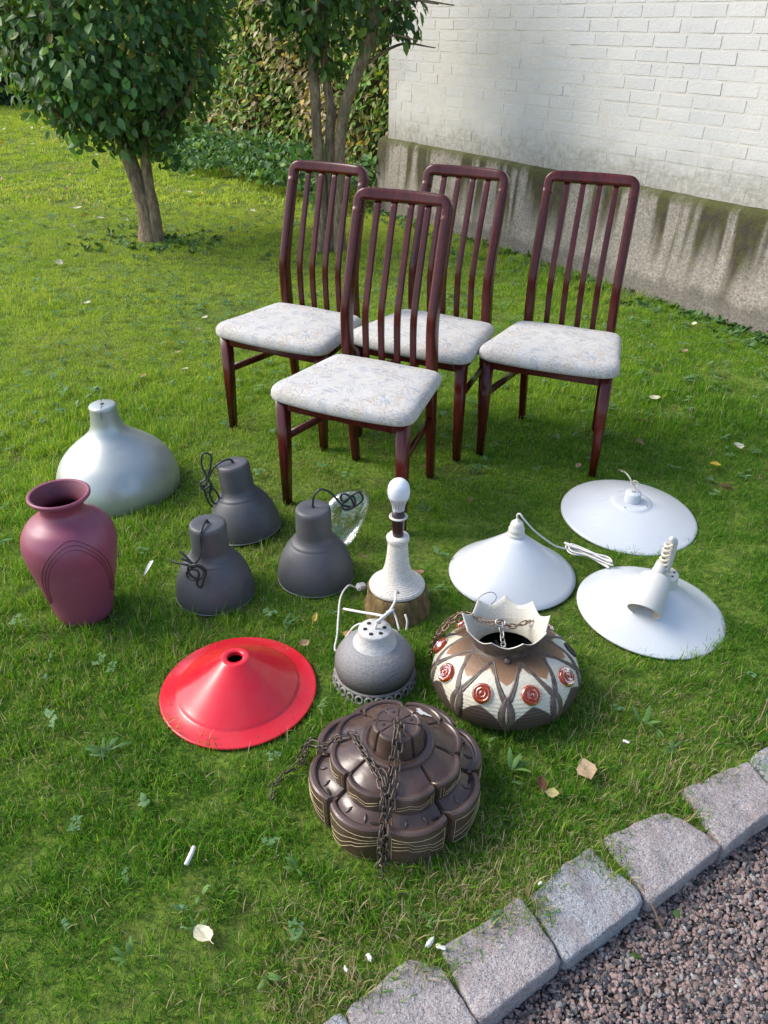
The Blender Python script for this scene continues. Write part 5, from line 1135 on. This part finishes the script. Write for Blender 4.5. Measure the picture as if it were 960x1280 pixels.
for i in range(12): a = i * 3; F += [(a, a + 1, a + 4, a + 3), (a + 1, a + 2, a + 5, a + 4)]
tag(mk('feather', V, F, M['bone'], loc=(-.735, 2.0, 0), rot=(0, 0, .15)), 'small white feather lying between vase and charcoal lamps', 'feather')
tag(mk('paper_roll', *tube([(-.393, 1.012, .032), (-.387, 1.032, .036), (-.384, 1.05, .036)], .0048, 12), M['bone']), 'short white paper roll lying in grass before the red lampshade', 'paper')
def scrap(loc, s, seed, label):
    bm = bmesh.new(); bmesh.ops.create_icosphere(bm, subdivisions=3, radius=1); V = np.array([q.co[:] for q in bm.verts]); F = [tuple(q.index for q in fc.verts) for fc in bm.faces]; bm.free()
    V *= (1 + .9 * noise2(V[:, 0] * 4 + seed, V[:, 1] * 4 + V[:, 2] * 3, seed, 3))[:, None] * np.array((1.2, .6, .3)) * s * .8
    tag(mk('white_scrap', V, F, M['bone'], loc=loc, rot=(0, 0, seed)), label, 'scrap')
scrap((.092, .862, .022), .010, 1, 'crumpled white scrap at the corner of a kerb stone'); scrap((.112, .855, .02), .009, 3, 'smaller white scrap touching the crumpled one by the kerb')
scrap((-.02, .835, .018), .008, 2, 'white chalky crumb in dry grass above the kerb'); scrap((-.062, .815, .018), .007, 5, 'tiny white crumb in dry grass near the kerb end'); scrap((.318, .985, .022), .006, 7, 'little white crumb between grass and kerb joint'); scrap((.585, 1.36, .02), .008, 9, 'white scrap in thin grass near a weed rosette')
def stone(loc, s, seed, label):
    q = pebble(seed); COL.objects.link(q); q.name = 'pale_pebble'; q.data.materials.clear(); q.data.materials.append(M['bone']); q.location = loc; q.scale = (s,) * 3; q.rotation_euler = (0, 0, seed); tag(q, label, 'pebble')
stone((.742, 1.0, -.046), .011, 50, 'larger pale white pebble on the gravel')
# conspicuous weed rosettes
WL = ['spiky green weed rosette on thin turf between amber disc pendant and kerb', 'smaller weed rosette touching the spiky one above the kerb', 'broad-leaved weed rosette beside the red brown fallen leaf', 'small weed rosette between tiered pendant and red brown leaf', 'weed rosette just behind the large cream fallen leaf', 'small weed tucked under the large cream fallen leaf', 'weed rosette in dry turf between cream leaf and kerb end', 'small weed beside the white scraps at the kerb', 'weed rosette in long grass beside the tiered pendant chain', 'small weed squeezed between tiered pendant and amber disc pendant', 'weed rosette in long grass on the far side of the cream leaf', 'small weed at the rim of the red lampshade']
for i, (x, y, s) in enumerate([(.638, 1.423, 1.2), (.665, 1.405, .9), (.30, 1.28, 1.1), (.325, 1.235, .9), (-.355, .955, .8), (-.35, .885, .7), (-.20, .80, .8), (.09, .90, .6), (-.17, 1.02, .9), (.25, 1.36, .7), (-.46, .83, .8), (-.16, 1.47, .7)]):
    v, f, c = rosette(300 + i, 4 + i % 3, .075, .020, i % 2, (.09, .20, .045), (.16, .28, .07), .9); tag(mk('weed_plant', v, f, M['weed'], col=c, loc=(x, y, .014), rot=(.1 * math.sin(i), .1, i)), WL[i], 'weed', 'weed rosettes in the turf').scale = (s * .55, s * .55, s * .55)
for i, (x, y, z) in enumerate([(.600, .952, -.045), (.498, .875, -.045)]):
    v, f, c = rosette(400 + i, 4, .022, .02, 0, (.06, .16, .03), (.10, .2, .05), .9); tag(mk('seedling', v, f, M['weed'], col=c, loc=(x, y, z)), ['green seedling beside the twig on the gravel', 'tiny green seedling in gravel against a kerb stone'][i], 'weed')
